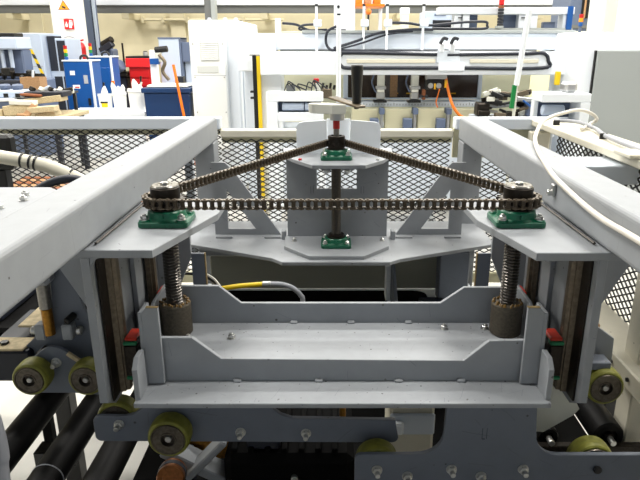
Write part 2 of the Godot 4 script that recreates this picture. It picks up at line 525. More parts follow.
func frame() -> void:
	var t := thing("screw_lift_machine", "grey welded steel machine frame with two long box beams and a rear shaft bracket", "machine", Vector3(0.025, 0, -1.6))
	rail(t, XL - 0.107, XL)
	rail(t, XR, XR + 0.107)
	# bearing shelves beside the rails
	ph(t, "bearing_shelf", M.grey, pv([-0.60, -1.172, -0.372, -1.172, -0.287, -1.455, -0.287, -1.57, -0.60, -1.57]), YP, 0.018, 0.0015)
	ph(t, "bearing_shelf", M.grey, pv([0.65, -1.155, 0.418, -1.155, 0.352, -1.40, 0.348, -1.57, 0.65, -1.57]), YP, 0.018, 0.0015)
	for s in [-1, 1]:
		var c := 0.0265
		var xi: float = c + s * 0.53          # inner side of the leg plate
		# leg plate: tall plate running back from the shelf edge, with rounded joint
		var x0: float = xi if s > 0 else xi - 0.02
		var lp := pv([-1.172, YP - 0.018, -1.172, 0.93, -1.22, 0.90, -1.62, 0.90, -1.66, 0.95, -1.66, YP - 0.018])
		ps(t, "leg_plate", M.blue_grey, lp, x0, 0.018)
		# rounded weld throat at the top of the leg
		var th := PackedVector2Array()
		th.append(Vector2(xi, YP - 0.018))
		th.append(Vector2(xi, YP - 0.04))
		for i in 7:
			var a := PI / 2 * i / 6.0
			th.append(Vector2(xi - s * (0.022 - 0.022 * cos(a)), YP - 0.04 + 0.022 * sin(a)))
		pf(t, "weld_throat", M.blue_grey, th, -1.173, 0.35, 0.0)
		# outboard gusset under the rail
		var gx: float = xi + s * 0.01
		pf(t, "outer_gusset", M.blue_grey, pv([gx, YP - 0.018, gx + s * 0.155, YP - 0.018, gx + s * 0.012, YP - 0.29, gx, YP - 0.29]), -1.30, 0.012)
		# inner web behind the screw
		pf(t, "inner_web", M.blue_grey, pv([xi, YP - 0.018, xi - s * 0.10, YP - 0.018, xi - s * 0.10, 1.12, xi - s * 0.03, 0.96, xi, 0.96]), -1.62, 0.012)
		bx(t, "guide_bed", M.dark_steel, min(xi, xi - s * 0.005), max(xi, xi - s * 0.005), 0.92, YP - 0.02, -1.31, -1.195, 0.001)
		# linear guide rails on the leg plate
		for zz in [-1.255, -1.52]:
			var st := mb()
			var px := [0.0, 0.02, 0.006, 0.018, 0.006, 0.012, 0.010, 0.009, 0.010, -0.009, 0.006, -0.012, 0.006, -0.018, 0.0, -0.02]
			var prof := PackedVector2Array()
			for i in range(0, px.size(), 2):
				prof.append(Vector2(xi - s * (0.005 + px[i] * 2.0), zz + px[i + 1]))
			prism(st, prof, Vector3(0, 0.92, 0), Vector3.RIGHT, Vector3.BACK, Vector3.UP, YP - 0.018 - 0.92, 0.0)
			build(t, "guide_rail", st, M.brown_steel)
		# machined strip between the guides
		bx(t, "machined_strip", M.grey, xi - s * 0.012, xi, 0.93, YP - 0.018, -1.45, -1.40, 0.001)
	# small weld studs on the shelves
	for p in [Vector3(-0.47, YP, -1.5), Vector3(0.52, YP, -1.50)]:
		var st2 := mb()
		cyl(st2, p, p + Vector3(0, 0.012, 0), 0.007, 10, 0.001)
		build(t, "stud", st2, M.steel)
	for s in [[XL, -1], [XR, 1]]:
		var st3 := mb()
		var e: float = s[0] - s[1] * 0.006
		bar(st3, Vector3(e, YP + 0.005, -1.20), Vector3(e, YP + 0.003, -1.55), 0.007, 0.006, Vector3.UP, 0.003)
		build(t, "dark_gap_line", st3, M.dark_steel)  # dark strip drawn for the narrow gap line along the rail foot
	# rear posts
	for s in [-1, 1]:
		var xa: float = 0.0265 + s * 0.515
		var xb: float = 0.0265 + s * 0.60
		var xp: float = XL if s < 0 else XR
		bx(t, "rear_post", M.blue_grey, min(xp, xp + s * 0.085), max(xp, xp + s * 0.085), 0.0, YP + 0.003, -2.665, -2.56, 0.003)
		bx(t, "front_post", M.grey, min(xa, xb), max(xa, xb), 0.0, YP + 0.002, -0.42, -0.32, 0.004)
		# triangular gusset with a triangular window
		var zz := -2.40
		var g := pv([xa, 1.245, xa - s * 0.055, 1.245, xa - s * 0.085, 1.215, xa - s * 0.285, 0.925, xa, 0.925])
		var hole := pv([xa - s * 0.055, 1.135, xa - s * 0.17, 0.965, xa - s * 0.055, 0.965])
		var st := mb()
		# three strips round the window
		prism(st, pv([xa, 1.245, xa - s * 0.055, 1.245, xa - s * 0.055, 0.925, xa, 0.925]), Vector3(0, 0, zz - 0.012), Vector3.RIGHT, Vector3.UP, Vector3.BACK, 0.012, 0.0)
		prism(st, pv([xa - s * 0.055, 1.245, g[2].x, g[2].y, g[3].x, g[3].y, hole[1].x, hole[1].y, hole[0].x, hole[0].y]), Vector3(0, 0, zz - 0.012), Vector3.RIGHT, Vector3.UP, Vector3.BACK, 0.012, 0.0)
		prism(st, pv([xa - s * 0.055, 0.925, hole[2].x, hole[2].y, hole[1].x, hole[1].y, g[3].x, g[3].y]), Vector3(0, 0, zz - 0.012), Vector3.RIGHT, Vector3.UP, Vector3.BACK, 0.012, 0.0)
		build(t, "gusset", st, M.blue_grey)
		bx(t, "gusset_lug", M.grey, 0.0265 + s * 0.215, 0.0265 + s * 0.232, 0.94, 0.975, -2.37, -2.33, 0.002)
		for kx in [0.27, 0.47]:
			var st4 := mb()
			bar(st4, Vector3(0.0265 + s * kx - 0.035, 0.944, -2.352), Vector3(0.0265 + s * kx + 0.035, 0.944, -2.352), 0.012, 0.009, Vector3.UP, 0.003)
			build(t, "weld_bead", st4, M.grey)
	# rear wing plate, raised pad, back box
	ph(t, "wing_plate", M.grey, pv([-0.60, -2.60, -0.60, -2.288, -0.224, -2.11, -0.183, -2.066, 0.213, -2.066, 0.253, -2.10, 0.65, -2.275, 0.65, -2.60]), 0.94, 0.014, 0.0015)
	ph(t, "bearing_pad", M.grey, pv([-0.191, -2.33, -0.186, -2.206, -0.085, -2.09, 0.118, -2.09, 0.221, -2.206, 0.231, -2.33]), 0.955, 0.015, 0.0015)
	var zf := -2.33
	var stb := mb()
	for r in [[-0.180, -0.060, 0.955, 1.281], [0.098, 0.222, 0.955, 1.281], [-0.060, 0.098, 0.955, 1.152]]:
		prism(stb, pv([r[0], r[2], r[1], r[2], r[1], r[3], r[0], r[3]]), Vector3(0, 0, zf - 0.012), Vector3.RIGHT, Vector3.UP, Vector3.BACK, 0.012, 0.0)
	build(t, "box_front", stb, M.blue_grey)
	for x in [-0.180, 0.210]:
		bx(t, "box_side", M.blue_grey, x, x + 0.012, 0.955, 1.281, -2.46, -2.342, 0.001)
	for x in [-0.085, 0.115]:
		for e in [[x, x + 0.001], [x + 0.011, x + 0.012]]:
			bx(t, "slot_mark", M.chalk, e[0], e[1], 1.135, 1.163, -2.33, -2.3293, 0.0)
	ph(t, "upper_shelf", M.grey, pv([-0.20, -2.46, -0.186, -2.30, -0.142, -2.20, -0.07, -2.088, 0.118, -2.088, 0.19, -2.19, 0.232, -2.30, 0.245, -2.46]), YP, 0.014, 0.0015)
	bx(t, "shaft_clamp", M.blue_grey, -0.045, 0.088, 1.24, 1.281, -2.325, -2.27, 0.003)
	for x in [-0.022, 0.060]:
		part(t, "bolt", bolt_mesh, M.zinc, Vector3(x, 1.225, -2.33))
	# curved guard fins behind the crank
	var fin := PackedVector2Array()
	arc(fin, -0.112, 1.392, 0.025, 180, 95, 5)
	fin.append(Vector2(-0.02, 1.424)); fin.append(Vector2(-0.02, YP)); fin.append(Vector2(-0.137, YP))
	var fin2 := PackedVector2Array()
	for q in fin:
		fin2.append(Vector2(0.05 - q.x, q.y))
	pf(t, "guard_fin", M.white, fin, -2.32, 0.008)
	pf(t, "guard_fin", M.white, fin2, -2.32, 0.008)
	pf(t, "guard_web", M.white, pv([-0.02, YP, 0.07, YP, 0.07, 1.425, -0.02, 1.425]), -2.35, 0.008)
	for x in [-0.117, 0.167]:
		bx(t, "fin_foot", M.red if x < 0 else M.zinc, x - 0.006, x + 0.006, YP, YP + 0.006, -2.19, -2.175, 0.001)
	for x in [-0.15, 0.20]:
		part(t, "bolt", bolt_up, M.zinc, Vector3(x, 0.955, -2.27))
	# cross beams and ledges below the wing plate
	bx(t, "rear_beam", M.olive_grey, -0.52, 0.575, 0.695, 0.842, -2.52, -2.40, 0.004)
	bx(t, "wing_rib", M.blue_grey, -0.56, 0.60, 0.85, 0.926, -2.40, -2.39, 0.001)
	# white slotted sheet under the rear beam
	var yl := 0.67
	ph(t, "slotted_sheet", M.white, pv([-0.56, -2.52, 0.62, -2.52, 0.62, -2.452, -0.56, -2.452]), yl, 0.006)
	ph(t, "slotted_sheet", M.white, pv([0.235, -2.452, 0.265, -2.452, 0.265, -1.9, 0.235, -1.9]), yl, 0.006)
	var sl := PackedVector2Array()
	sl.append(Vector2(0.62, -2.452)); sl.append(Vector2(0.62, -1.9)); sl.append(Vector2(0.36, -1.9)); sl.append(Vector2(0.408, -2.2))
	arc(sl, 0.36, -2.40, 0.05, 0, -90, 6)
	ph(t, "slotted_sheet", M.white, sl, yl, 0.006)
	pf(t, "sheet_divider", M.white, pv([0.226, yl, 0.245, yl, 0.245, 0.842, 0.226, 0.842]), -2.33, 0.07)
	ps(t, "sheet_divider", M.dark_shaded_grey, pv([-2.36, yl, -2.1, yl, -2.1, 0.70, -2.30, 0.842, -2.36, 0.842]), 0.246, 0.012)
	bx(t, "sensor_box", M.dark_shaded_grey, 0.44, 0.56, 0.68, 0.90, -2.37, -2.29, 0.004)
	bx(t, "sensor_bracket", M.shelf_dark, 0.36, 0.46, 0.672, 0.70, -2.30, -2.12, 0.004)
	bx(t, "added_dark_back", M.matte_black, -0.56, 0.62, 0.40, 0.664, -2.535, -2.525, 0.0)  # black sheet added so the slots look dark instead of showing floor

func hex_bolts(parent: Node, pts: Array, z: float) -> void:
	for p in pts:
		part(parent, "bolt", bolt_mesh, M.zinc, Vector3(p[0], p[1], z))

# ---------------------------------------------------------------- bearings
var bearing_housing: Mesh
var bearing_ring: Mesh

func make_bearing() -> void:
	var st := mb()
	# square flange with rounded corners, conical boss on top
	prism(st, rrect(-0.058, -0.052, 0.058, 0.052, 0.012), Vector3.ZERO, Vector3.RIGHT, Vector3.BACK, Vector3.UP, 0.014, 0.002)
	lathe(st, [Vector2(0.050, 0.013), Vector2(0.046, 0.018), Vector2(0.043, 0.032), Vector2(0.040, 0.035), Vector2(0.028, 0.035)], Vector3.ZERO, Vector3.UP, 28)
	for x in [-0.043, 0.043]:
		for z in [-0.038, 0.038]:
			cyl(st, Vector3(x, 0.012, z), Vector3(x, 0.018, z), 0.013, 14, 0.002)
	cyl(st, Vector3(0.0, 0.024, 0.044), Vector3(0.0, 0.026, 0.052), 0.005, 8)
	bearing_housing = st.commit()
	st = mb()
	lathe(st, [Vector2(0.036, 0.033), Vector2(0.036, 0.037), Vector2(0.030, 0.039), Vector2(0.030, 0.046), Vector2(0.018, 0.046)], Vector3.ZERO, Vector3.UP, 24)
	bearing_ring = st.commit()

func bearing(at: Vector3, label: String) -> void:
	var t := thing("flange_bearing", label, "bearing", at, "green flange bearings")
	part(t, "housing", bearing_housing, M.green, at)
	part(t, "inner_ring", bearing_ring, M.dark_steel, at)
	for x in [-0.043, 0.043]:
		for z in [-0.038, 0.038]:
			part(t, "bolt", bolt_up, M.zinc, at + Vector3(x, 0.018, z))

# ---------------------------------------------------------------- screws, sprockets, chain
func sprocket_mesh(rp: float, teeth: int, hub_r: float, hub_top: float) -> Mesh:
	var st := mb()
	var p := PackedVector2Array()
	for i in teeth:
		for k in [[-0.30, -0.006], [-0.16, 0.004], [0.16, 0.004], [0.30, -0.006]]:
			var a: float = TAU * (i + k[0]) / teeth
			var r: float = rp + k[1]
			p.append(Vector2(cos(a), sin(a)) * r)
	prism(st, p, Vector3(0, -0.004, 0), Vector3.RIGHT, Vector3.BACK, Vector3.UP, 0.008, 0.001)
	lathe(st, [Vector2(0, -0.016), Vector2(hub_r * 0.9, -0.016), Vector2(hub_r, -0.014), Vector2(hub_r, hub_top - 0.002), Vector2(hub_r - 0.002, hub_top), Vector2(0.021, hub_top)], Vector3.ZERO, Vector3.UP, 28)
	return st.commit()

func thread_mesh(r: float, dep: float, pitch: float, y0: float, y1: float) -> Mesh:
	var st := mb()
	var seg := 20
	var steps := int((y1 - y0) / (pitch / 4.0))
	var rings: Array = []
	for i in steps + 1:
		var ring := PackedVector3Array()
		var y: float = y0 + (y1 - y0) * i / steps
		for s in seg:
			var ph_: float = fposmod((y - y0) / pitch - float(s) / seg, 1.0)
			var w: float = clamp(abs(ph_ - 0.5) * 4.0 - 0.6, 0.0, 1.0)
			var rr := r - dep * w
			ring.append(Vector3(cos(TAU * s / seg) * rr, y, sin(TAU * s / seg) * rr))
		rings.append(ring)
	for i in steps:
		for s in seg:
			var s2 := (s + 1) % seg
			var a: Vector3 = rings[i][s]; var b: Vector3 = rings[i][s2]
			var c: Vector3 = rings[i + 1][s2]; var d: Vector3 = rings[i + 1][s]
			var n := (d - a).cross(b - a).normalized()
			if n.dot(Vector3(a.x, 0, a.z)) < 0: n = -n
			quad(st, a, b, c, d, n)
	return st.commit()

func lead_screw(x: float, label: String) -> void:
	var at := Vector3(x, 0.985, ZS)
	var t := thing("lead_screw", label, "lead screw", at, "threaded lead screws")
	part(t, "threaded_rod", thread_mesh(0.0205, 0.0048, 0.0078, 0.985, YP - 0.02), M.screw, Vector3(x, 0, ZS))
	var st := mb()
	cyl(st, Vector3(x, YP - 0.02, ZS), Vector3(x, 1.388, ZS), 0.0175, 20, 0.002)
	build(t, "journal", st, M.steel)
	var sp := part(t, "sprocket", sprocket_mesh(0.046, 15, 0.034, 0.031), M.dark_steel, Vector3(x, YC, ZS))
	st = mb()
	lathe(st, [Vector2(0.018, YC + 0.0315), Vector2(0.030, YC + 0.0315), Vector2(0.0315, YC + 0.033), Vector2(0.029, YC + 0.036), Vector2(0.018, YC + 0.036)], Vector3(x, 0, ZS), Vector3.UP, 28)
	build(sp, "end_washer", st, M.steel)
	st = mb()
	hexa(st, Vector3(x, YC + 0.036, ZS), Vector3.UP, 0.010, 0.006)
	build(sp, "end_bolt", st, M.zinc)

func crank() -> void:
	var at := Vector3(XB, 0.955, ZB)
	var t := thing("crank_shaft", "vertical steel shaft with small sprocket, red collar and black hand crank grip", "crank", at)
	var st := mb()
	cyl(st, Vector3(XB, 0.957, ZB), Vector3(XB, 1.30, ZB), 0.0185, 20)
	build(t, "shaft", st, M.shaft)
	st = mb()
	cyl(st, Vector3(XB, 1.30, ZB), Vector3(XB, 1.442, ZB), 0.0105, 18)
	build(t, "upper_shaft", st, M.steel)
	part(t, "sprocket", sprocket_mesh(0.030, 10, 0.032, 0.028), M.dark_steel, Vector3(XB, YC, ZB))
	st = mb()
	lathe(st, [Vector2(0.010, 1.405), Vector2(0.0125, 1.405), Vector2(0.0125, 1.437), Vector2(0.010, 1.437)], Vector3(XB, 0, ZB), Vector3.UP, 18)
	build(t, "red_collar", st, M.red)
	st = mb()
	cyl(st, Vector3(XB + 0.003, 1.436, ZB), Vector3(XB + 0.003, 1.462, ZB), 0.027, 20, 0.002)
	build(t, "hub", st, M.silver)
	# flat crank arm: wide end left, narrow end right
	var p := PackedVector2Array()
	arc(p, -0.062, ZB - 0.02, 0.024, 90, 270, 6)
	p.append(Vector2(0.02, ZB - 0.05)); p.append(Vector2(0.05, ZB + 0.0)); p.append(Vector2(0.05, ZB + 0.03)); p.append(Vector2(0.0, ZB + 0.035))
	ph(t, "crank_plate", M.bevel_white, p, 1.494, 0.034, 0.002)
	st = mb()
	bar(st, Vector3(0.0, 1.512, ZB - 0.06), Vector3(0.105, 1.487, ZB + 0.05), 0.042, 0.008, Vector3.UP, 0.0015)
	build(t, "crank_arm", st, M.brown_steel)
	var g := Vector3(0.089, 1.497, ZB + 0.015)
	st = mb()
	lathe(st, [Vector2(0, 0), Vector2(0.0155, 0.0), Vector2(0.0165, 0.006), Vector2(0.019, 0.07), Vector2(0.0225, 0.126), Vector2(0.0205, 0.132), Vector2(0, 0.133)], g, Vector3.UP, 20)
	build(t, "grip", st, M.black)
	st = mb()
	hexa(st, g + Vector3(0, -0.02, 0), Vector3.UP, 0.010, 0.014)
	build(t, "grip_nut", st, M.dark_steel)

func link_mesh(pitch: float, outer: bool) -> Mesh:
	var st := mb()
	var hw := 0.0088 if outer else 0.0085
	var y: float = 0.0102 if outer else 0.0072
	var p := PackedVector2Array()
	var r := 0.0074
	for i in 7:
		var a := -PI / 2 + PI * i / 6.0
		p.append(Vector2(pitch * 0.5 + r * cos(a), r * sin(a)))
	p.append(Vector2(0, r * 0.62))
	for i in 7:
		var a := PI / 2 + PI * i / 6.0
		p.append(Vector2(-pitch * 0.5 + r * cos(a), r * sin(a)))
	p.append(Vector2(0, -r * 0.62))
	for s in [-1.0, 1.0]:
		prism(st, p, Vector3(0, s * y - 0.0013, 0), Vector3.RIGHT, Vector3.BACK, Vector3.UP, 0.0026, 0.0)
	for s in [-0.5, 0.5]:
		if outer:
			cyl(st, Vector3(pitch * s, -0.0135, 0), Vector3(pitch * s, 0.0135, 0), 0.0028, 8)
		else:
			cyl(st, Vector3(pitch * s, -0.0062, 0), Vector3(pitch * s, 0.0062, 0), 0.0052, 10)
	return st.commit()

func chain() -> void:
	var t := thing("roller_chain", "brown oily roller chain looped round the three sprockets in a triangle", "chain", Vector3(0.02, YC, -1.6))
	# centres (x,z) and pitch radii
	var C := [Vector2(SL, ZS), Vector2(SR, ZS), Vector2(XB, ZB)]
	var R := [0.0475, 0.0475, 0.0315]
	var path: Array = []
	# outer tangents, going left -> right along the front (z towards the viewer is +)
	var T: Array = []
	for i in 3:
		var j := (i + 1) % 3
		var d: Vector2 = C[j] - C[i]
		var L := d.length()
		d /= L
		var out := Vector2(-d.y, d.x)       # left normal
		# outward side is away from the centroid
		var cen: Vector2 = (C[0] + C[1] + C[2]) / 3.0
		if out.dot((C[i] + C[j]) * 0.5 - cen) < 0: out = -out
		var sn: float = (R[i] - R[j]) / L
		var n: Vector2 = out * sqrt(1 - sn * sn) + d * sn
		T.append([C[i] + n * R[i], C[j] + n * R[j], n])
	for i in 3:
		var a: Vector2 = T[i][0]
		var b: Vector2 = T[i][1]
		for k in 40:
			path.append(a.lerp(b, k / 40.0))
		var n0: Vector2 = T[i][2]
		var n1: Vector2 = T[(i + 1) % 3][2]
		var j2 := (i + 1) % 3
		var ang := n0.angle_to(n1)
		for k in 16:
			path.append(C[j2] + n0.rotated(ang * k / 16.0) * R[j2])
	path.append(path[0])
	var total := 0.0
	var acc := [0.0]
	for i in path.size() - 1:
		total += path[i].distance_to(path[i + 1])
		acc.append(total)
	var N := int(round(total / 0.0169 / 2.0)) * 2
	var pitch := total / N
	var inner := link_mesh(pitch, false)
	var outer := link_mesh(pitch, true)
	var pins: Array = []
	var w := 0
	for i in N:
		var s := pitch * i
		while w < acc.size() - 2 and acc[w + 1] < s:
			w += 1
		var f: float = (s - acc[w]) / max(acc[w + 1] - acc[w], 1e-6)
		pins.append(path[w].lerp(path[w + 1], f))
	for i in N:
		var a: Vector2 = pins[i]
		var b: Vector2 = pins[(i + 1) % N]
		var m := (a + b) * 0.5
		var mi := part(t, "chain_link", outer if i % 2 == 0 else inner, M.chain_pin if i % 2 == 0 else M.chain, Vector3(m.x, YC, m.y))
		mi.rotation.y = -atan2(b.y - a.y, b.x - a.x)

# ---------------------------------------------------------------- the carriage
var tire_mesh: Mesh
var hub_mesh: Mesh
var hub_bolt: Mesh

func make_wheel_meshes() -> void:
	var st := mb()
	lathe(st, [Vector2(0.036, 0.0), Vector2(0.043, 0.0), Vector2(0.048, 0.004), Vector2(0.0495, 0.012), Vector2(0.0495, 0.034), Vector2(0.0475, 0.042), Vector2(0.0445, 0.045), Vector2(0.0405, 0.045)], Vector3.ZERO, Vector3.BACK, 40)
	tire_mesh = st.commit()
	st = mb()
	lathe(st, [Vector2(0, 0.002), Vector2(0.0405, 0.002), Vector2(0.0405, 0.044), Vector2(0.039, 0.048), Vector2(0.037, 0.048), Vector2(0.0355, 0.046), Vector2(0.020, 0.046), Vector2(0.019, 0.048), Vector2(0.0165, 0.048), Vector2(0.0155, 0.036), Vector2(0, 0.036)], Vector3.ZERO, Vector3.BACK, 36)
	hub_mesh = st.commit()
	st = mb()
	cyl(st, Vector3(0, 0, 0.036), Vector3(0, 0, 0.046), 0.0075, 14, 0.001)
	hub_bolt = st.commit()

func wheel(parent: Node, x: float, y: float, z_back: float, k := 1.0) -> void:
	var w := Node3D.new()
	w.name = "wheel"
	parent.add_child(w, true)
	w.position = Vector3(x, y, z_back) - gpos(parent)
	for q in [["tire", tire_mesh, M.tire], ["hub", hub_mesh, M.hub], ["axle_bolt", hub_bolt, M.zinc]]:
		var mi := part(w, q[0], q[1], q[2], Vector3(x, y, z_back))
		mi.scale = Vector3(k, k, 1)

func carriage() -> void:
	var t := thing("lifting_carriage", "grey folded steel carriage tray hanging between the two lead screws", "carriage", Vector3(0.025, 0.78, -1.3))
	var c := 0.024
	var yt := 1.005
	bx(t, "tray_plate", M.tray, -0.41, 0.455, yt - 0.012, yt, -1.43, -1.2255, 0.001)
	# rear upstand with cut corners
	pf(t, "rear_wall", M.blue_grey, pv([-0.415, 0.96, 0.46, 0.96, 0.46, 1.104, 0.341, 1.104, 0.282, 1.060, -0.236, 1.060, -0.292, 1.108, -0.415, 1.108]), -1.43, 0.011, 0.001)
	# front upstand
	pf(t, "front_wall", M.blue_grey, pv([-0.407, 0.955, 0.452, 0.955, 0.452, 1.060, 0.358, 1.058, 0.304, 1.008, -0.255, 1.013, -0.318, 1.066, -0.407, 1.066]), -1.225, 0.011, 0.001)
	bx(t, "front_flange", M.tray, -0.433, 0.479, 0.943, 0.955, -1.236, -1.132, 0.0015)
	# welds along the walls
	for x in [-0.22, -0.03, 0.155, 0.30]:
		var st := mb()
		bar(st, Vector3(x - 0.010, 0.957, -1.223), Vector3(x + 0.010, 0.957, -1.223), 0.012, 0.010, Vector3.UP, 0.003)
		build(t, "weld_bead", st, M.grey)
	for x in [-0.10, 0.05, 0.20]:
		var st := mb()
		bar(st, Vector3(x - 0.010, yt + 0.002, -1.427), Vector3(x + 0.010, yt + 0.002, -1.427), 0.012, 0.009, Vector3.UP, 0.003)
		build(t, "weld_bead", st, M.grey)
	for p in [Vector3(-0.250, yt, -1.343), Vector3(0.288, yt, -1.395), Vector3(0.392, yt, -1.393), Vector3(-0.355, yt, -1.335)]:
		part(t, "bolt", bolt_up, M.zinc, p)
	# end angles front and rear, small cheeks on the flange ends
	for s in [-1, 1]:
		var xa: float = c + s * 0.408        # front leg of the angle spans xa .. xo
		var xo: float = c + s * 0.445
		var h: float = 1.148
		pf(t, "end_angle", M.blue_grey, pv([xa, 0.958, xo, 0.958, xo, h - 0.012, xo - s * 0.010, h, xa, h]), -1.208, 0.009, 0.001)
		var an := t.get_child(t.get_child_count() - 1)
		ps(an, "angle_leg", M.grey, pv([-1.208, 0.957, -1.208, h - 0.012, -1.265, h - 0.012, -1.265, 0.957]), min(xo, xo + s * 0.009), 0.009, 0.001)
		bx(an, "cut_edge", M.edge, min(xa, xo - s * 0.010), max(xa, xo - s * 0.010), h - 0.0008, h + 0.0012, -1.217, -1.208, 0.0)
		for y in [1.062, 1.008]:
			var st := mb()
			cyl(st, Vector3(xo + s * 0.008, y, -1.225), Vector3(xo + s * 0.020, y, -1.225), 0.009, 12, 0.002)
			build(an, "cap_screw", st, M.black)
		ps(t, "end_cheek", M.grey, pv([-1.145, 0.955, -1.145, 1.03, -1.165, 1.05, -1.20, 1.05, -1.20, 0.955]), min(c + s * 0.457, c + s * 0.445), 0.012, 0.001)
		# rear angle
		pf(t, "rear_angle", M.dark_shaded_grey, pv([c + s * 0.362, 0.99, c + s * 0.398, 0.99, c + s * 0.398, 1.172, c + s * 0.362, 1.172]), -1.50, 0.009, 0.001)
		var ra := t.get_child(t.get_child_count() - 1)
		bx(ra, "cut_edge", M.edge, c + s * 0.362 - 0.0014, c + s * 0.362 + 0.0014, 0.99, 1.173, -1.5092, -1.4995, 0.0)
		ps(t, "side_plate", M.grey, pv([-1.27, 0.96, -1.27, 1.055, -1.35, 1.10, -1.50, 1.10, -1.50, 0.96]), min(c + s * 0.458, c + s * 0.466), 0.008, 0.001)
		# nut with a greasy collar
		var nx: float = SL if s < 0 else SR
		var st2 := mb()
		lathe(st2, [Vector2(0.0205, yt + 0.084), Vector2(0.037, yt + 0.084), Vector2(0.039, yt + 0.080), Vector2(0.039, yt + 0.004), Vector2(0.036, yt), Vector2(0.0205, yt)], Vector3(nx, 0, ZS), Vector3.UP, 36)
		var nut := build(t, "screw_nut", st2, M.nut)
		st2 = mb()
		for i in 26:
			var a := TAU * i / 26.0 + rng.randf_range(-0.1, 0.1)
			var r := rng.randf_range(0.026, 0.036)
			var gp := Vector3(nx + cos(a) * r, yt + 0.084, ZS + sin(a) * r)
			lathe(st2, [Vector2(rng.randf_range(0.003, 0.006), -0.001), Vector2(0.003, rng.randf_range(0.002, 0.005)), Vector2(0, 0.006)], gp, Vector3.UP, 7)
		build(nut, "grease", st2, M.grease)
		# guide blocks that ride on the rails
		for zz in [-1.255, -1.52]:
			var xi: float = 0.0265 + s * 0.53
			var b0: float = xi - s * 0.026
			var b1: float = xi - s * 0.058
			var blk := bx(t, "guide_block", M.dark_steel, min(b0, b1), max(b0, b1), 0.965, 1.045, zz - 0.028, zz + 0.028, 0.003)
			bx(blk, "end_wiper", M.green_wiper, min(b0, b1), max(b0, b1), 1.045, 1.054, zz - 0.029, zz + 0.029, 0.002)
			bx(blk, "end_cap", M.red_wiper, min(b0 - s * 0.003, b1), max(b0 - s * 0.003, b1), 1.054, 1.063, zz - 0.027, zz + 0.025, 0.003)
			bx(blk, "end_wiper", M.green_wiper, min(b0, b1), max(b0, b1), 0.956, 0.965, zz - 0.029, zz + 0.029, 0.002)
	# lower wheel plates
	var zl := -1.22
	var p := PackedVector2Array()
	arc(p, -0.553, 0.848, 0.014, 180, 90, 4)
	p.append(Vector2(-0.49, 0.862)); p.append(Vector2(-0.468, 0.868)); p.append(Vector2(-0.452, 0.880)); p.append(Vector2(-0.436, 0.897)); p.append(Vector2(-0.415, 0.943))
	p.append(Vector2(-0.16, 0.943)); p.append(Vector2(-0.155, 0.91)); p.append(Vector2(-0.143, 0.886)); p.append(Vector2(-0.120, 0.866)); p.append(Vector2(-0.095, 0.857))
	p.append(Vector2(0.15, 0.852))
	arc(p, 0.145, 0.803, 0.014, 0, -90, 3)
	arc(p, -0.553, 0.807, 0.014, 270, 180, 4)
	pf(t, "wheel_plate", M.dark_shaded_grey, p, zl, 0.012, 0.0012)
	hex_bolts(t, [[-0.506, 0.841], [-0.218, 0.819], [-0.062, 0.816]], zl)
	var zr := -1.142
	var q := PackedVector2Array()
	arc(q, 0.066, 0.800, 0.014, 180, 90, 4)
	q.append(Vector2(0.18, 0.815))
	arc(q, 0.195, 0.872, 0.056, 280, 360, 6)
	q.append(Vector2(0.253, 0.943)); q.append(Vector2(0.452, 0.943))
	arc(q, 0.512, 0.868, 0.054, 180, 270, 6)
	q.append(Vector2(0.80, 0.814)); q.append(Vector2(0.80, 0.66)); q.append(Vector2(0.066, 0.66)); q.append(Vector2(0.052, 0.674))
	pf(t, "wheel_plate", M.dark_shaded_grey, q, zr, 0.012, 0.0012)
	hex_bolts(t, [[0.103, 0.774], [0.173, 0.757], [0.273, 0.776], [0.342, 0.757], [0.437, 0.776]], zr)
	var stb := mb()
	cyl(stb, Vector3(0.606, 0.776, zr), Vector3(0.606, 0.776, zr + 0.008), 0.0095, 14, 0.002)
	build(t, "cap_screw", stb, M.black)
	for m in [[0.337, 0.343, 0.856, 0.858], [0.336, 0.337, 0.857, 0.885], [0.346, 0.347, 0.857, 0.885]]:
		bx(t, "scribed_mark", M.chalk, m[0], m[1], m[2], m[3], zr, zr + 0.0004, 0.0)
	wheel(t, -0.519, 0.838, -1.283)
	wheel(t, -0.378, 0.833, -1.216)
	wheel(t, 0.105, 0.770, -1.202)
	wheel(t, 0.606, 0.776, -1.205)

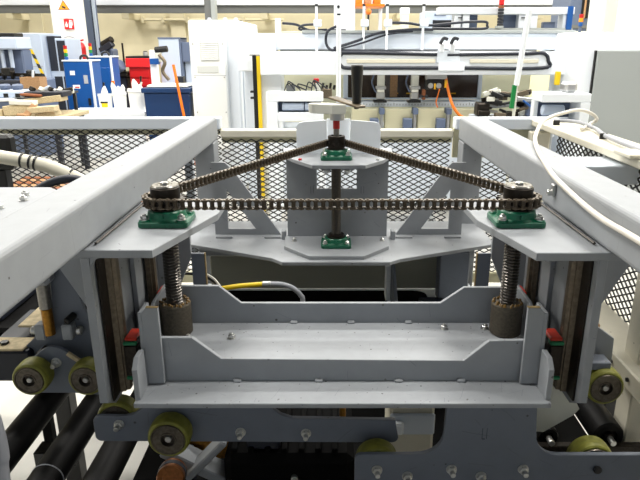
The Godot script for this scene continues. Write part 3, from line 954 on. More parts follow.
# ---------------------------------------------------------------- side linkages
func linkages() -> void:
	var t := thing("roller_linkage", "grey pivot bracket with shade in its colour and two olive wheels under the left beam", "bracket", Vector3(-0.66, 0.86, -1.32))
	var z := -1.33
	# tall hanger plate and lower rocker plate
	var p := pv([-0.735, 1.01, -0.79, 0.96, -0.80, 0.87, -0.59, 0.85, -0.57, 0.87, -0.565, 1.03, -0.600, 1.085, -0.615, 1.16, -0.62, 1.29, -0.67, 1.29, -0.675, 1.12])
	pf(t, "hanger_plate", M.dark_shaded_grey, p, z, 0.012, 0.001)
	var r := PackedVector2Array()
	arc(r, -0.670, 0.965, 0.045, 130, 50, 6)
	r.append(Vector2(-0.575, 0.945)); r.append(Vector2(-0.575, 0.905)); r.append(Vector2(-0.62, 0.885)); r.append(Vector2(-0.72, 0.885)); r.append(Vector2(-0.765, 0.905)); r.append(Vector2(-0.765, 0.945))
	pf(t, "rocker_plate", M.dark_shaded_grey, r, -1.285, 0.012, 0.001)
	wheel(t, -0.712, 0.948, -1.283, 0.86)
	wheel(t, -0.580, 0.948, -1.283, 0.86)
	part(t, "bolt", bolt_mesh, M.zinc, Vector3(-0.665, 0.970, -1.285))
	var st := mb()
	bar(st, Vector3(-0.635, 0.995, -1.284), Vector3(-0.56, 0.935, -1.284), 0.010, 0.008, Vector3.BACK, 0.001)
	build(t, "rubbing_strip", st, M.wood)
	# clevis with a brass pin and threaded rod
	for x in [-0.715, -0.650]:
		bx(t, "clevis_cheek", M.blue_grey, x, x + 0.025, 1.02, 1.06, z, z + 0.03, 0.003)
	st = mb()
	cyl(st, Vector3(-0.683, 1.03, z + 0.018), Vector3(-0.683, 1.10, z + 0.018), 0.013, 14, 0.002)
	build(t, "brass_stop", st, M.brass)
	st = mb()
	cyl(st, Vector3(-0.683, 1.10, z + 0.018), Vector3(-0.683, 1.17, z + 0.018), 0.015, 14, 0.002)
	build(t, "stop_rod", st, M.steel)
	bx(t, "stop_holder", M.blue_grey, -0.71, -0.655, 1.165, 1.205, z, z + 0.045, 0.01)
	for x in [-0.728, -0.618]:
		st = mb()
		cyl(st, Vector3(x, 1.04, z + 0.015), Vector3(x + 0.012, 1.04, z + 0.015), 0.011, 12, 0.002)
		build(t, "clevis_nut", st, M.zinc)
	for q in [Vector3(-0.705, 0.985, z), Vector3(-0.625, 1.075, z)]:
		st = mb()
		cyl(st, q, q + Vector3(-0.012, -0.008, 0.025), 0.009, 12, 0.002)
		build(t, "cap_screw", st, M.black)
	bx(t, "cover_plate", M.wood, -0.81, -0.735, 1.005, 1.011, -1.53, -1.40, 0.002)
	bx(t, "cover_plate", M.wood, -0.86, -0.755, 0.985, 0.991, -1.375, -1.31, 0.002)
	st = mb()
	hexa(st, Vector3(-0.815, 0.991, -1.34), Vector3.UP, 0.011, 0.006)
	build(t, "cover_bolt", st, M.black)
	bx(t, "cover_bracket", M.shelf_dark, -0.86, -0.74, 0.90, 0.985, -1.56, -1.31, 0.006)
	bx(t, "side_arm", M.dark_shaded_grey, -0.80, -0.63, 1.20, 1.29, -1.52, -1.44, 0.005)
	# right side
	var t2 := thing("roller_hanger", "grey hanger plate with one olive wheel under the right beam", "bracket", Vector3(0.63, 0.88, -1.3))
	pf(t2, "hanger_plate", M.blue_grey, pv([0.58, 1.29, 0.61, 1.29, 0.63, 1.06, 0.685, 1.02, 0.69, 0.90, 0.585, 0.90]), -1.31, 0.012, 0.001)
	bx(t2, "axle_block", M.dark_shaded_grey, 0.595, 0.66, 0.965, 0.985, -1.298, -1.255, 0.002)
	wheel(t2, 0.648, 0.925, -1.285, 0.92)
	st = mb()
	lathe(st, [Vector2(0, 0), Vector2(0.030, 0), Vector2(0.032, 0.004), Vector2(0.032, 0.012), Vector2(0.028, 0.016), Vector2(0, 0.016)], Vector3(0.655, 1.005, -1.40), Vector3.UP, 24)
	build(t2, "brass_cap", st, M.brass)
	bx(t2, "cap_post", M.black, 0.63, 0.68, 0.90, 1.005, -1.43, -1.37, 0.004)
	pf(t2, "deflector", M.bevel_white, pv([0.46, 0.78, 0.53, 0.775, 0.60, 0.825, 0.612, 0.842, 0.565, 0.93, 0.46, 0.93]), -1.28, 0.004)

# ---------------------------------------------------------------- conveyor rollers and base
func roller(x: float, y: float, z0: float, z1: float, r: float, label: String, band: Array) -> void:
	var t := thing("conveyor_roller", label, "roller", Vector3(x, y - r, (z0 + z1) * 0.5), "black rubber conveyor rollers")
	var st := mb()
	lathe(st, [Vector2(r * 0.55, 0.0), Vector2(r * 0.9, 0.0), Vector2(r, 0.006), Vector2(r, z1 - z0 - 0.006), Vector2(r * 0.9, z1 - z0), Vector2(r * 0.55, z1 - z0)], Vector3(x, y, z0), Vector3.BACK, 32)
	build(t, "rubber_sleeve", st, M.rubber)
	for zz in [[z0, 1.0], [z1, -1.0]]:
		st = mb()
		lathe(st, [Vector2(0, -0.004), Vector2(r * 0.3, -0.004), Vector2(r * 0.34, 0.01), Vector2(r * 0.54, 0.012)], Vector3(x, y, zz[0]), Vector3(0, 0, zz[1]), 20)
		build(t, "end_cap", st, M.dark_steel)
		st = mb()
		cyl(st, Vector3(x, y, zz[0]), Vector3(x, y, zz[0] - zz[1] * 0.03), 0.009, 12, 0.001)
		build(t, "axle", st, M.zinc)
	for b in band:
		st = mb()
		lathe(st, [Vector2(r, -0.002), Vector2(r + 0.0012, -0.001), Vector2(r + 0.0012, 0.001), Vector2(r, 0.002)], Vector3(x, y, b), Vector3.BACK, 32)
		build(t, "worn_ring", st, M.cable_grey)

func conveyor() -> void:
	roller(-0.905, 0.62, -1.95, -0.80, 0.042, "long black rubber roller furthest left under the beam", [-1.22, -1.16])
	roller(-0.745, 0.62, -1.95, -0.80, 0.042, "long black rubber roller with a pale worn ring near the left wheel pair", [-1.30])
	roller(-0.603, 0.62, -1.95, -0.80, 0.042, "long black rubber roller running under the lower left wheel plate", [])
	roller(0.625, 0.62, -1.95, -1.47, 0.030, "short black roller end beside the white deflector sheet at right", [])
	roller(0.80, 0.62, -1.95, -1.47, 0.045, "black roller end with steel axle beside the lower right wheel", [])
	roller(0.975, 0.62, -1.95, -0.80, 0.045, "long black roller below the right mesh guard", [])
	var t := thing("roller_bed", "dark steel base frame carrying the conveyor rollers", "roller bed", Vector3(0, 0, -1.5))
	for z in [-1.99, -0.78]:
		bx(t, "cross_channel", M.shelf_dark, -1.05, 1.10, 0.54, 0.69, z - 0.012, z + 0.012, 0.003)
		for x in [-1.02, 1.06]:
			bx(t, "leg", M.black, x - 0.03, x + 0.03, 0.0, 0.69, z - 0.03, z + 0.03, 0.003)
	bx(t, "bearing_bar", M.dark_steel, 0.55, 0.89, 0.585, 0.612, -1.462, -1.44, 0.002)
	bx(t, "added_dark_sheet", M.matte_black, -0.63, 0.90, 0.38, 0.39, -2.42, -0.80, 0.0)  # black sheet added to stand for the shade beneath the machine
	for x in [-0.825]:
		bx(t, "tie_bar", M.black, x - 0.06, x + 0.06, 0.50, 0.55, -1.55, -1.49, 0.003)
	bx(t, "side_channel", M.black, -0.90, -0.30, 0.30, 0.36, -2.0, -1.94, 0.003)

func drive_unit() -> void:
	var slab := thing("added_dark_slab", "added dark slab hiding the bright floor under the left beam behind the pivot bracket", "cover", Vector3(-1.0, 0, -1.9))
	bx(slab, "lid", M.matte_black, -1.30, -0.66, 0.80, 0.90, -2.30, -1.60, 0.01)  # made-up slab, added to keep the space under the left beam dark
	for x in [-1.25, -0.72]:
		bx(slab, "leg", M.matte_black, x - 0.02, x + 0.02, 0.0, 0.80, -2.28, -2.24, 0.002)
	for k in 3:
		bx(slab, "rib", M.shelf_dark, -1.25 + k * 0.2, -1.20 + k * 0.2, 0.90, 0.93, -2.2, -1.65, 0.004)
	var t := thing("drive_motor", "black drive motor housing low under the carriage", "motor", Vector3(-0.1, 0.45, -1.35))
	bx(t, "housing", M.matte_black, -0.29, 0.06, 0.45, 0.66, -1.60, -1.33, 0.02)
	for i in 7:
		bx(t, "cooling_fin", M.matte_black, -0.27 + i * 0.045, -0.255 + i * 0.045, 0.47, 0.672, -1.58, -1.35, 0.002)
	bx(t, "terminal_box", M.shelf_dark, -0.23, -0.14, 0.66, 0.69, -1.48, -1.36, 0.006)
	var st := mb()
	cyl(st, Vector3(-0.10, 0.60, -1.33), Vector3(-0.10, 0.60, -1.315), 0.009, 14, 0.002)
	build(t, "terminal_cap", st, M.zinc)
	st = mb()
	cyl(st, Vector3(0.03, 0.66, -1.45), Vector3(0.03, 0.78, -1.45), 0.009, 12, 0.001)
	build(t, "brass_pin", st, M.brass)
	bx(t, "foot", M.shelf_dark, -0.29, 0.06, 0.391, 0.45, -1.56, -1.40, 0.004)
	var jb := thing("junction_box", "pale junction box low behind the right wheel plate", "junction box", Vector3(0.21, 0.39, -1.4))
	bx(jb, "body", M.cream, 0.155, 0.275, 0.391, 0.80, -1.52, -1.38, 0.008)
	bx(jb, "cover", M.white2, 0.155, 0.275, 0.70, 0.765, -1.38, -1.37, 0.004)
	bx(jb, "gland", M.white, 0.165, 0.19, 0.715, 0.75, -1.37, -1.345, 0.006)
	var t2 := thing("copper_pulley", "worn copper coloured pulley on a steel arm below the left plate", "pulley", Vector3(-0.43, 0.52, -1.3))
	st = mb()
	lathe(st, [Vector2(0, 0), Vector2(0.034, 0), Vector2(0.037, 0.004), Vector2(0.037, 0.05), Vector2(0.034, 0.054), Vector2(0.02, 0.054), Vector2(0.02, 0.05), Vector2(0, 0.05)], Vector3(-0.432, 0.595, -1.36), Vector3(0.1, 0.25, 1), 28)
	build(t2, "pulley_drum", st, M.copper)
	st = mb()
	lathe(st, [Vector2(0.0372, 0.016), Vector2(0.0385, 0.018), Vector2(0.0385, 0.034), Vector2(0.0372, 0.036)], Vector3(-0.432, 0.595, -1.36), Vector3(0.1, 0.25, 1), 28)
	build(t2, "belt", st, M.shelf_dark)
	st = mb()
	bar(st, Vector3(-0.47, 0.63, -1.42), Vector3(-0.30, 0.53, -1.42), 0.03, 0.07, Vector3.BACK, 0.004)
	build(t2, "arm", st, M.blue_grey)
	st = mb()
	bar(st, Vector3(-0.40, 0.56, -1.39), Vector3(-0.29, 0.68, -1.39), 0.02, 0.06, Vector3.BACK, 0.004)
	build(t2, "arm", st, M.blue_grey)
	bx(t2, "wooden_shim", M.brass, -0.42, -0.296, 0.55, 0.66, -1.475, -1.465, 0.002)
	bx(t2, "support", M.shelf_dark, -0.46, -0.40, 0.391, 0.60, -1.47, -1.43, 0.003)

# ---------------------------------------------------------------- mesh guards
# expanded metal sheet: o corner, u along, v up, cells w x h
func expanded(st: SurfaceTool, o: Vector3, u: Vector3, v: Vector3, lu: float, lv: float, w: float, h: float, th: float) -> void:
	var n := u.cross(v).normalized()
	var nu := int(ceil(lu / w))
	var nv := int(ceil(lv / h))
	for j in nv * 2:
		for i in nu * 2:
			var up := (i + j) % 2 == 0
			var a := Vector2(i * w * 0.5, (j if up else j + 1) * h * 0.5)
			var b := Vector2((i + 1) * w * 0.5, (j + 1 if up else j) * h * 0.5)
			if b.x > lu + 0.001 or max(a.y, b.y) > lv + 0.001:
				continue
			var A := o + u * a.x + v * a.y
			var B := o + u * b.x + v * b.y
			var d := (B - A).normalized()
			var sd := n.cross(d).normalized() * th * 0.5
			var nn := n * th * 0.42
			quad(st, A + sd + nn, B + sd + nn, B - sd + nn, A - sd + nn, n)
			quad(st, A + sd - nn, B + sd - nn, B - sd - nn, A - sd - nn, -n)
			quad(st, A + sd + nn, B + sd + nn, B + sd - nn, A + sd - nn, sd.normalized())
			quad(st, A - sd + nn, B - sd + nn, B - sd - nn, A - sd - nn, -sd.normalized())

func guards() -> void:
	var zf := -2.72
	# rear left
	var t := thing("mesh_guard", "black expanded metal guard with pale top rail behind the left beam", "guard panel", Vector3(-1.2, 0, zf), "expanded metal guards")
	bx(t, "top_rail", M.white2, -2.1, -0.50, 1.337, 1.387, zf - 0.045, zf + 0.02, 0.004)
	bx(t, "bottom_rail", M.beige_panel, -2.1, -0.50, 0.60, 0.65, zf - 0.02, zf + 0.02, 0.004)
	bx(t, "backing_strip", M.beige_panel, -2.1, -0.50, 1.309, 1.337, zf - 0.03, zf - 0.012, 0.002)
	for x in [-2.08, -0.66]:
		bx(t, "post", M.white2, x - 0.02, x + 0.02, 0.0, 1.337, zf - 0.05, zf - 0.012, 0.003)
	var st := mb()
	expanded(st, Vector3(-2.1, 0.65, zf), Vector3.RIGHT, Vector3.UP, 1.6, 0.687, 0.045, 0.0245, 0.0045)
	build(t, "expanded_sheet", st, M.mesh)
	# rear middle
	t = thing("mesh_guard", "black expanded metal guard with cream top rail between the rear posts", "guard panel", Vector3(0.02, 0, zf), "expanded metal guards")
	bx(t, "top_rail", M.cream, -0.50, 0.545, 1.301, 1.334, zf - 0.04, zf + 0.02, 0.004)
	bx(t, "backing_strip", M.beige_panel, -0.50, 0.545, 1.274, 1.301, zf - 0.03, zf - 0.012, 0.002)
	bx(t, "bottom_rail", M.beige_panel, -0.50, 0.545, 0.80, 0.85, zf - 0.02, zf + 0.02, 0.004)
	st = mb()
	expanded(st, Vector3(-0.50, 0.85, zf), Vector3.RIGHT, Vector3.UP, 1.045, 0.45, 0.045, 0.0245, 0.0045)
	build(t, "expanded_sheet", st, M.mesh)
	# rear right
	t = thing("mesh_guard", "short expanded metal guard behind the far end of the right beam", "guard panel", Vector3(0.8, 0, zf), "expanded metal guards")
	bx(t, "top_rail", M.white2, 0.55, 1.01, 1.337, 1.387, zf - 0.045, zf + 0.03, 0.004)
	bx(t, "backing_strip", M.beige_panel, 0.55, 0.90, 1.205, 1.337, zf - 0.03, zf - 0.012, 0.002)
	bx(t, "post", M.white2, 0.895, 0.985, 0.0, 1.337, zf - 0.03, zf + 0.03, 0.004)
	bx(t, "bottom_rail", M.beige_panel, 0.55, 0.90, 0.60, 0.65, zf - 0.02, zf + 0.02, 0.004)
	st = mb()
	expanded(st, Vector3(0.55, 0.65, zf), Vector3.RIGHT, Vector3.UP, 0.345, 0.55, 0.045, 0.0245, 0.0045)
	build(t, "expanded_sheet", st, M.mesh)
	# right side
	t = thing("mesh_guard", "cream side rail with expanded metal guard outside the right beam", "guard panel", Vector3(0.93, 0, -1.8), "expanded metal guards")
	st = mb()
	prism(st, rrect(0.885, 1.355, 1.035, 1.382, 0.006, 3), Vector3(0, 0, -2.69), Vector3.RIGHT, Vector3.UP, Vector3.BACK, 2.32, 0.0)
	build(t, "top_rail", st, M.cream)
	bx(t, "bottom_rail", M.cream, 0.815, 0.965, 0.79, 0.85, -2.57, -0.4, 0.004)
	for z in [-1.52, -0.45]:
		bx(t, "post", M.cream, 0.85, 0.915, 0.0, 1.335, z - 0.04, z + 0.04, 0.004)
	bx(t, "far_post", M.cream, 0.87, 0.95, 0.0, 1.335, -2.68, -2.62, 0.004)
	bx(t, "cross_member", M.white2, 0.667, 0.99, 1.285, 1.345, -1.98, -1.82, 0.004)
	bx(t, "latch_plate", M.cream, 0.86, 1.02, 1.383, 1.396, -1.83, -1.72, 0.003)
	for z in [-1.72, -1.55, -1.45]:
		st = mb()
		cyl(st, Vector3(0.814, 0.822, z), Vector3(0.809, 0.822, z), 0.006, 10)
		build(t, "drilled_hole", st, M.black)
	st = mb()
	expanded(st, Vector3(0.945, 0.85, -2.52), Vector3.BACK, Vector3.UP, 2.05, 0.505, 0.045, 0.0245, 0.0045)
	build(t, "expanded_sheet", st, M.mesh)
	# outboard plate on the left
	var t2 := thing("side_table", "grey bolted side plate outboard of the left beam", "plate", Vector3(-0.85, 1.2, -1.35))
	ph(t2, "plate", M.grey, pv([-1.10, -1.50, -0.72, -1.50, -0.64, -1.42, -0.63, -1.20, -0.80, -1.16, -1.10, -1.16]), 1.352, 0.012)
	for p in [Vector3(-0.74, 1.352, -1.41), Vector3(-0.72, 1.352, -1.36), Vector3(-0.74, 1.352, -1.29)]:
		part(t2, "bolt", bolt_up, M.zinc, p)
	bx(t2, "support_arm", M.blue_grey, -1.05, -0.612, 1.28, 1.34, -1.40, -1.34, 0.004)

# ---------------------------------------------------------------- cables
func cables() -> void:
	var st := mb()
	var top := 1.397
	tube(st, [Vector3(0.95, 1.392, -2.30), Vector3(1.045, 1.394, -2.45), Vector3(1.072, 1.41, -2.46), Vector3(1.05, 1.432, -2.46), Vector3(0.99, 1.45, -2.43), Vector3(0.909, 1.45, -2.36), Vector3(0.796, 1.43, -2.27), Vector3(0.672, 1.412, -1.99), Vector3(0.605, 1.405, -1.76), Vector3(0.56, 1.402, -1.56), Vector3(0.552, 1.386, -1.46), Vector3(0.553, 1.368, -1.314), Vector3(0.553, 1.360, -1.18), Vector3(0.553, 1.363, -1.01), Vector3(0.553, 1.36, -0.7), Vector3(0.553, 1.36, -0.30)], 0.0068, 10, 8)
	var c := build(self, "power_cable", st, M.cable_white)
	tag(c, "off white cable sweeping over the right beam and along its inner face", "cable")
	st = mb()
	tube(st, [Vector3(0.93, 1.395, -2.54), Vector3(0.99, 1.40, -2.46), Vector3(1.0, 1.395, -2.3), Vector3(0.955, 1.395, -2.1), Vector3(0.935, 1.395, -1.85), Vector3(0.93, 1.395, -1.5), Vector3(0.93, 1.395, -0.6)], 0.0075, 8, 8)
	c = build(self, "signal_cable", st, M.cable_grey)
	tag(c, "grey cable lying along the cream side rail at right", "cable")
	for q in [Vector3(0.925, 1.39, -2.50), Vector3(0.955, 1.39, -2.12)]:
		st = mb()
		cbox(st, q, Vector3(0.026, 0.026, 0.012), 0.003)
		c = build(self, "cable_tie", st, M.black)
		tag(c, "black clip holding the grey cable at the corner of the side rail" if q.z < -2.3 else "black clip holding the grey cable half way along the side rail", "cable clip", "cable clips on the side rail")
	var t := thing("cable_clamp", "small steel clamp pinning the white cable to the right beam", "clamp", Vector3(0.552, 1.345, -1.47))
	st = mb()
	cbox(st, Vector3(0.5555, 1.352, -1.47), Vector3(0.008, 0.03, 0.02), 0.002)
	build(t, "clamp_plate", st, M.silver)
	st = mb()
	cyl(st, Vector3(0.556, 1.345, -1.47), Vector3(0.540, 1.345, -1.47), 0.008, 12, 0.002)
	build(t, "clamp_screw", st, M.zinc)
	# conduit bundle at left
	t = thing("cable_conduit", "cream corrugated conduit bundle with black ties behind the left beam", "conduit", Vector3(-1.0, 1.25, -2.0))
	st = mb()
	tube(st, [Vector3(-1.5, 1.38, -2.05), Vector3(-1.25, 1.358, -2.02), Vector3(-1.111, 1.340, -2.0), Vector3(-1.013, 1.322, -2.0), Vector3(-0.949, 1.305, -2.0), Vector3(-0.869, 1.267, -2.0), Vector3(-0.78, 1.20, -2.05), Vector3(-0.735, 1.08, -2.36), Vector3(-0.73, 0.6, -2.38), Vector3(-0.73, 0.02, -2.38)], 0.023, 14, 6)
	build(t, "sleeve", st, M.cream)
	for q in [[Vector3(-1.012, 1.323, -2.0), Vector3(0.97, -0.2, 0)], [Vector3(-0.995, 1.319, -2.0), Vector3(0.97, -0.22, 0)], [Vector3(-1.04, 1.328, -2.0), Vector3(0.97, -0.15, 0)], [Vector3(-0.885, 1.276, -2.0), Vector3(0.9, -0.4, 0)]]:
		st = mb()
		lathe(st, [Vector2(0.0232, -0.004), Vector2(0.0255, -0.003), Vector2(0.0255, 0.003), Vector2(0.0232, 0.004)], q[0], q[1], 18)
		build(t, "cable_tie", st, M.black)
	st = mb()
	tube(st, [Vector3(-0.96, 1.18, -1.80), Vector3(-0.905, 1.267, -1.76), Vector3(-0.878, 1.287, -1.75), Vector3(-0.823, 1.312, -1.75), Vector3(-0.761, 1.318, -1.75), Vector3(-0.70, 1.28, -1.75), Vector3(-0.67, 1.18, -1.72), Vector3(-0.64, 0.9, -1.7), Vector3(-0.64, 0.67, -1.7)], 0.013, 10, 6)
	c = build(self, "rubber_hose", st, M.shelf_dark)
	tag(c, "dark grey hose dipping behind the left beam", "hose")
	# black roller bracket at far left behind the mesh
	t = thing("pulley_block", "black pulley block with pale bolt at the left picture edge by the mesh", "pulley", Vector3(-1.28, 1.2, -2.35))
	bx(t, "body", M.black, -1.40, -1.27, 1.22, 1.36, -2.42, -2.36, 0.012)
	st = mb()
	cyl(st, Vector3(-1.33, 1.32, -2.36), Vector3(-1.33, 1.32, -2.345), 0.022, 18, 0.003)
	build(t, "bolt_head", st, M.cream)
	bx(t, "stem", M.black, -1.36, -1.31, 0.65, 1.22, -2.42, -2.37, 0.004)
	# yellow plug and grey hose behind the carriage
	t = thing("connector_hose", "yellow cable joined by a metal plug to a curved grey hose behind the carriage", "hose", Vector3(-0.22, 0.68, -1.9))
	st = mb()
	tube(st, [Vector3(-0.50, 0.88, -1.92), Vector3(-0.376, 0.905, -1.9), Vector3(-0.314, 0.914, -1.9), Vector3(-0.236, 0.921, -1.9)], 0.0085, 10, 6)
	build(t, "yellow_sleeve", st, M.yellow)
	st = mb()
	cyl(st, Vector3(-0.238, 0.921, -1.9), Vector3(-0.208, 0.922, -1.9), 0.010, 14, 0.002)
	build(t, "plug", st, M.silver)
	st = mb()
	tube(st, [Vector3(-0.210, 0.922, -1.9), Vector3(-0.17, 0.92, -1.9), Vector3(-0.135, 0.907, -1.9), Vector3(-0.108, 0.88, -1.9), Vector3(-0.10, 0.84, -1.9), Vector3(-0.10, 0.60, -1.9), Vector3(-0.10, 0.391, -1.9)], 0.0085, 10, 6)
	build(t, "grey_hose", st, M.cable_grey)
	st = mb()
	tube(st, [Vector3(-0.52, 0.96, -1.9), Vector3(-0.45, 0.955, -1.9), Vector3(-0.39, 0.93, -1.88), Vector3(-0.36, 0.87, -1.86), Vector3(-0.33, 0.7, -1.86), Vector3(-0.33, 0.515, -1.86)], 0.005, 8, 6)
	c = build(self, "sensor_wire", st, M.black)
	tag(c, "thin black wire crossing the yellow cable behind the left screw", "wire")
	st = mb()
	tube(st, [Vector3(-0.52, 0.978, -1.91), Vector3(-0.45, 0.968, -1.9), Vector3(-0.385, 0.94, -1.87), Vector3(-0.35, 0.86, -1.84), Vector3(-0.32, 0.7, -1.84), Vector3(-0.32, 0.515, -1.84)], 0.0035, 8, 6)
	c = build(self, "sensor_wire", st, M.cable_white)
	tag(c, "thin pale wire beside the black one behind the left screw", "wire")
	# pale sleeve at the bottom left corner
	st = mb()
	tube(st, [Vector3(-0.70, 1.16, -1.02), Vector3(-0.675, 1.08, -1.0), Vector3(-0.660, 1.02, -1.0), Vector3(-0.655, 0.93, -1.0), Vector3(-0.665, 0.80, -1.0), Vector3(-0.67, 0.0, -1.0)], 0.014, 12, 6)
	c = build(self, "hanging_cable", st, M.cable_grey)
	tag(c, "pale grey cable hanging down at the left picture edge", "cable")


# ---------------------------------------------------------------- background: left side of the hall
func hall_left() -> void:
	# runway beam along the back wall
	var t := thing("runway_beam", "pale crane runway beam with dark web along the back wall", "beam", Vector3(-1, 2.38, -15.2))
	bx(t, "top_flange", M.steel_beam, -10.0, 9.0, 2.56, 2.80, -15.35, -14.95, 0.01)
	bx(t, "web", M.beam_grey, -10.0, 9.0, 2.39, 2.56, -15.2, -15.05, 0.005)
	for x in [-7.6, -4.87, -1.6, 1.6, 4.9, 8.0]:
		bx(t, "wall_bracket", M.wall, x - 0.08, x + 0.08, 2.26, 2.40, -16.0, -15.06, 0.01)
	t = thing("wall_pipe", "thin beige pipe with brackets on the back wall", "pipe", Vector3(-3.9, 2.2, -15.9))
	var st := mb()
	cyl(st, Vector3(-4.73, 2.27, -15.86), Vector3(-1.2, 2.27, -15.86), 0.03, 10)
	build(t, "pipe", st, M.wall)
	for x in [-4.7, -4.2, -3.6, -3.0, -2.2]:
		bx(t, "bracket", M.wall, x - 0.03, x + 0.03, 2.20, 2.34, -16.0, -15.82, 0.003)
	# wall pilasters
	for x in [-7.4, -3.85, 0.6]:
		var pl := struct_box("trim_1" if x < -7 else ("trim_2" if x < 0 else "trim_3"), M.wall, x - 0.18, x + 0.18, 0.0, CEIL, -16.0, -15.9)
		pl.set_meta("label", "beige wall pilaster")
	# concrete column with signs
	t = thing("concrete_column", "white square concrete column behind the blue cabinets", "column", Vector3(-5.35, 0, -13.2))
	bx(t, "shaft", M.column, -5.72, -5.10, 0.0, CEIL, -13.25, -13.0, 0.03)
	t = thing("steel_column", "grey steel I column standing right behind the white column", "column", Vector3(-5.0, 0, -13.9))
	bx(t, "web", M.slate, -5.36, -5.20, 0.0, CEIL, -14.2, -13.9, 0.0)
	bx(t, "flange", M.slate, -5.55, -5.18, 0.0, CEIL, -13.9, -13.86, 0.0)
	bx(t, "flange", M.pale_blue, -5.20, -5.12, 0.0, CEIL, -13.9, -13.86, 0.0)
	t = thing("steel_column", "dark grey steel column behind the white switch cabinet", "column", Vector3(-2.65, 0, -14.0))
	bx(t, "web", M.beam_grey, -2.77, -2.62, 0.0, CEIL, -14.1, -13.95, 0.0)
	bx(t, "flange", M.grey_panel, -2.62, -2.53, 0.0, CEIL, -14.15, -13.9, 0.0)
	# signs
	var zs := -12.985
	t = thing("warning_sign", "orange triangular warning sign with black pictogram on the white column", "sign", Vector3(-5.42, 2.36, zs))
	pf(t, "plate", M.sign_white, pv([-5.55, 2.195, -5.29, 2.195, -5.29, 2.56, -5.55, 2.56]), zs, 0.01)
	pf(t, "triangle", M.chalk, pv([-5.54, 2.355, -5.30, 2.355, -5.42, 2.545]), zs + 0.004, 0.004, 0.0)
	pf(t, "triangle_face", M.sign_orange, pv([-5.522, 2.365, -5.318, 2.365, -5.42, 2.527]), zs + 0.007, 0.003, 0.0)
	pf(t, "pictogram", M.chalk, pv([-5.455, 2.40, -5.395, 2.375, -5.375, 2.395, -5.40, 2.42, -5.45, 2.435]), zs + 0.009, 0.002, 0.0)
	for k in 3:
		bx(t, "print_line", M.print_grey, -5.53 + 0.03 * k, -5.31 - 0.02 * k, 2.31 - 0.045 * k, 2.322 - 0.045 * k, zs, zs + 0.002, 0.0)
	t = thing("fire_sign", "red square fire extinguisher sign on the white column", "sign", Vector3(-5.34, 1.98, zs))
	pf(t, "plate", M.sign_red, pv([-5.45, 1.985, -5.26, 1.985, -5.26, 2.185, -5.45, 2.185]), zs + 0.012, 0.012, 0.0)
	pf(t, "extinguisher_mark", M.sign_white, pv([-5.355, 2.01, -5.30, 2.01, -5.30, 2.11, -5.315, 2.13, -5.32, 2.165, -5.34, 2.165, -5.34, 2.13, -5.355, 2.11]), zs + 0.014, 0.002, 0.0)
	pf(t, "flame_mark", M.sign_white, pv([-5.425, 2.03, -5.385, 2.03, -5.375, 2.07, -5.39, 2.10, -5.395, 2.14, -5.415, 2.11, -5.43, 2.07]), zs + 0.014, 0.002, 0.0)
	pf(t, "hose_mark", M.sign_white, pv([-5.295, 2.06, -5.28, 2.06, -5.28, 2.15, -5.315, 2.165, -5.315, 2.15, -5.295, 2.14]), zs + 0.014, 0.002, 0.0)
	t = thing("fire_extinguisher", "red fire extinguisher hanging on the white column", "extinguisher", Vector3(-5.12, 1.2, -12.9))
	st = mb()
	lathe(st, [Vector2(0, 0), Vector2(0.075, 0.0), Vector2(0.08, 0.02), Vector2(0.08, 0.42), Vector2(0.05, 0.49), Vector2(0.025, 0.51), Vector2(0, 0.52)], Vector3(-5.12, 1.22, -12.88), Vector3.UP, 18)
	build(t, "cylinder", st, M.red)
	st = mb()
	bar(st, Vector3(-5.19, 1.75, -12.88), Vector3(-5.06, 1.78, -12.88), 0.03, 0.03)
	build(t, "valve", st, M.red)
	st = mb()
	tube(st, [Vector3(-5.14, 1.76, -12.86), Vector3(-5.30, 1.84, -12.85), Vector3(-5.46, 1.80, -12.85), Vector3(-5.46, 1.65, -12.85), Vector3(-5.35, 1.45, -12.83)], 0.012, 6, 5)
	build(t, "hose", st, M.cable_grey)
	# blue machine cabinets
	blue_cabinet(Vector3(-4.30, 0, -10.7), 0.44, 1.42, true)
	blue_cabinet(Vector3(-4.36, 0, -11.9), 0.40, 1.46, false)
	# slate blue machine behind
	t = thing("slate_cabinet", "slate blue electrical box behind the blue cabinets", "cabinet", Vector3(-5.24, 0, -14.0))
	bx(t, "body", M.slate, -5.45, -5.03, 0.0, 1.73, -14.5, -14.0, 0.01)
	for x in [-5.33, -5.16]:
		bx(t, "dark_window", M.shelf_dark, x - 0.05, x + 0.05, 1.45, 1.63, -14.0, -13.99, 0.0)
	# grey machine cabinet with hazard tape and dark shelves
	t = thing("machine_enclosure", "pale grey machine enclosure with hazard striped edge and black open bays", "machine", Vector3(-5.4, 0, -11.6))
	bx(t, "body", M.pale_blue, -5.80, -5.29, 0.0, 1.89, -12.4, -11.5, 0.01)
	bx(t, "bay_frame", M.pale_blue, -5.29, -4.93, 0.0, 1.80, -12.4, -11.7, 0.01)
	for b in [[-5.27, -5.13, 1.22, 1.84], [-5.10, -4.95, 1.22, 1.76], [-5.22, -5.08, 0.35, 1.12], [-5.05, -4.95, 0.35, 1.12]]:
		bx(t, "open_bay", M.shelf_dark, b[0], b[1], b[2], b[3], -12.0, -11.69, 0.0)
	for k in 9:
		var y0 := 1.62 - k * 0.085
		var x0 := -5.53 + k * 0.03
		if k == 6:
			continue
		pf(t, "hazard_stripe", M.yellow if k % 2 == 0 else M.chalk, pv([x0, y0, x0 + 0.06, y0 - 0.02, x0 + 0.09, y0 - 0.105, x0 + 0.03, y0 - 0.085]), -11.49, 0.006, 0.0)
	st = mb()
	cyl(st, Vector3(-5.64, 1.77, -11.5), Vector3(-5.64, 1.77, -11.44), 0.05, 14, 0.008)
	build(t, "stop_button", st, M.red)
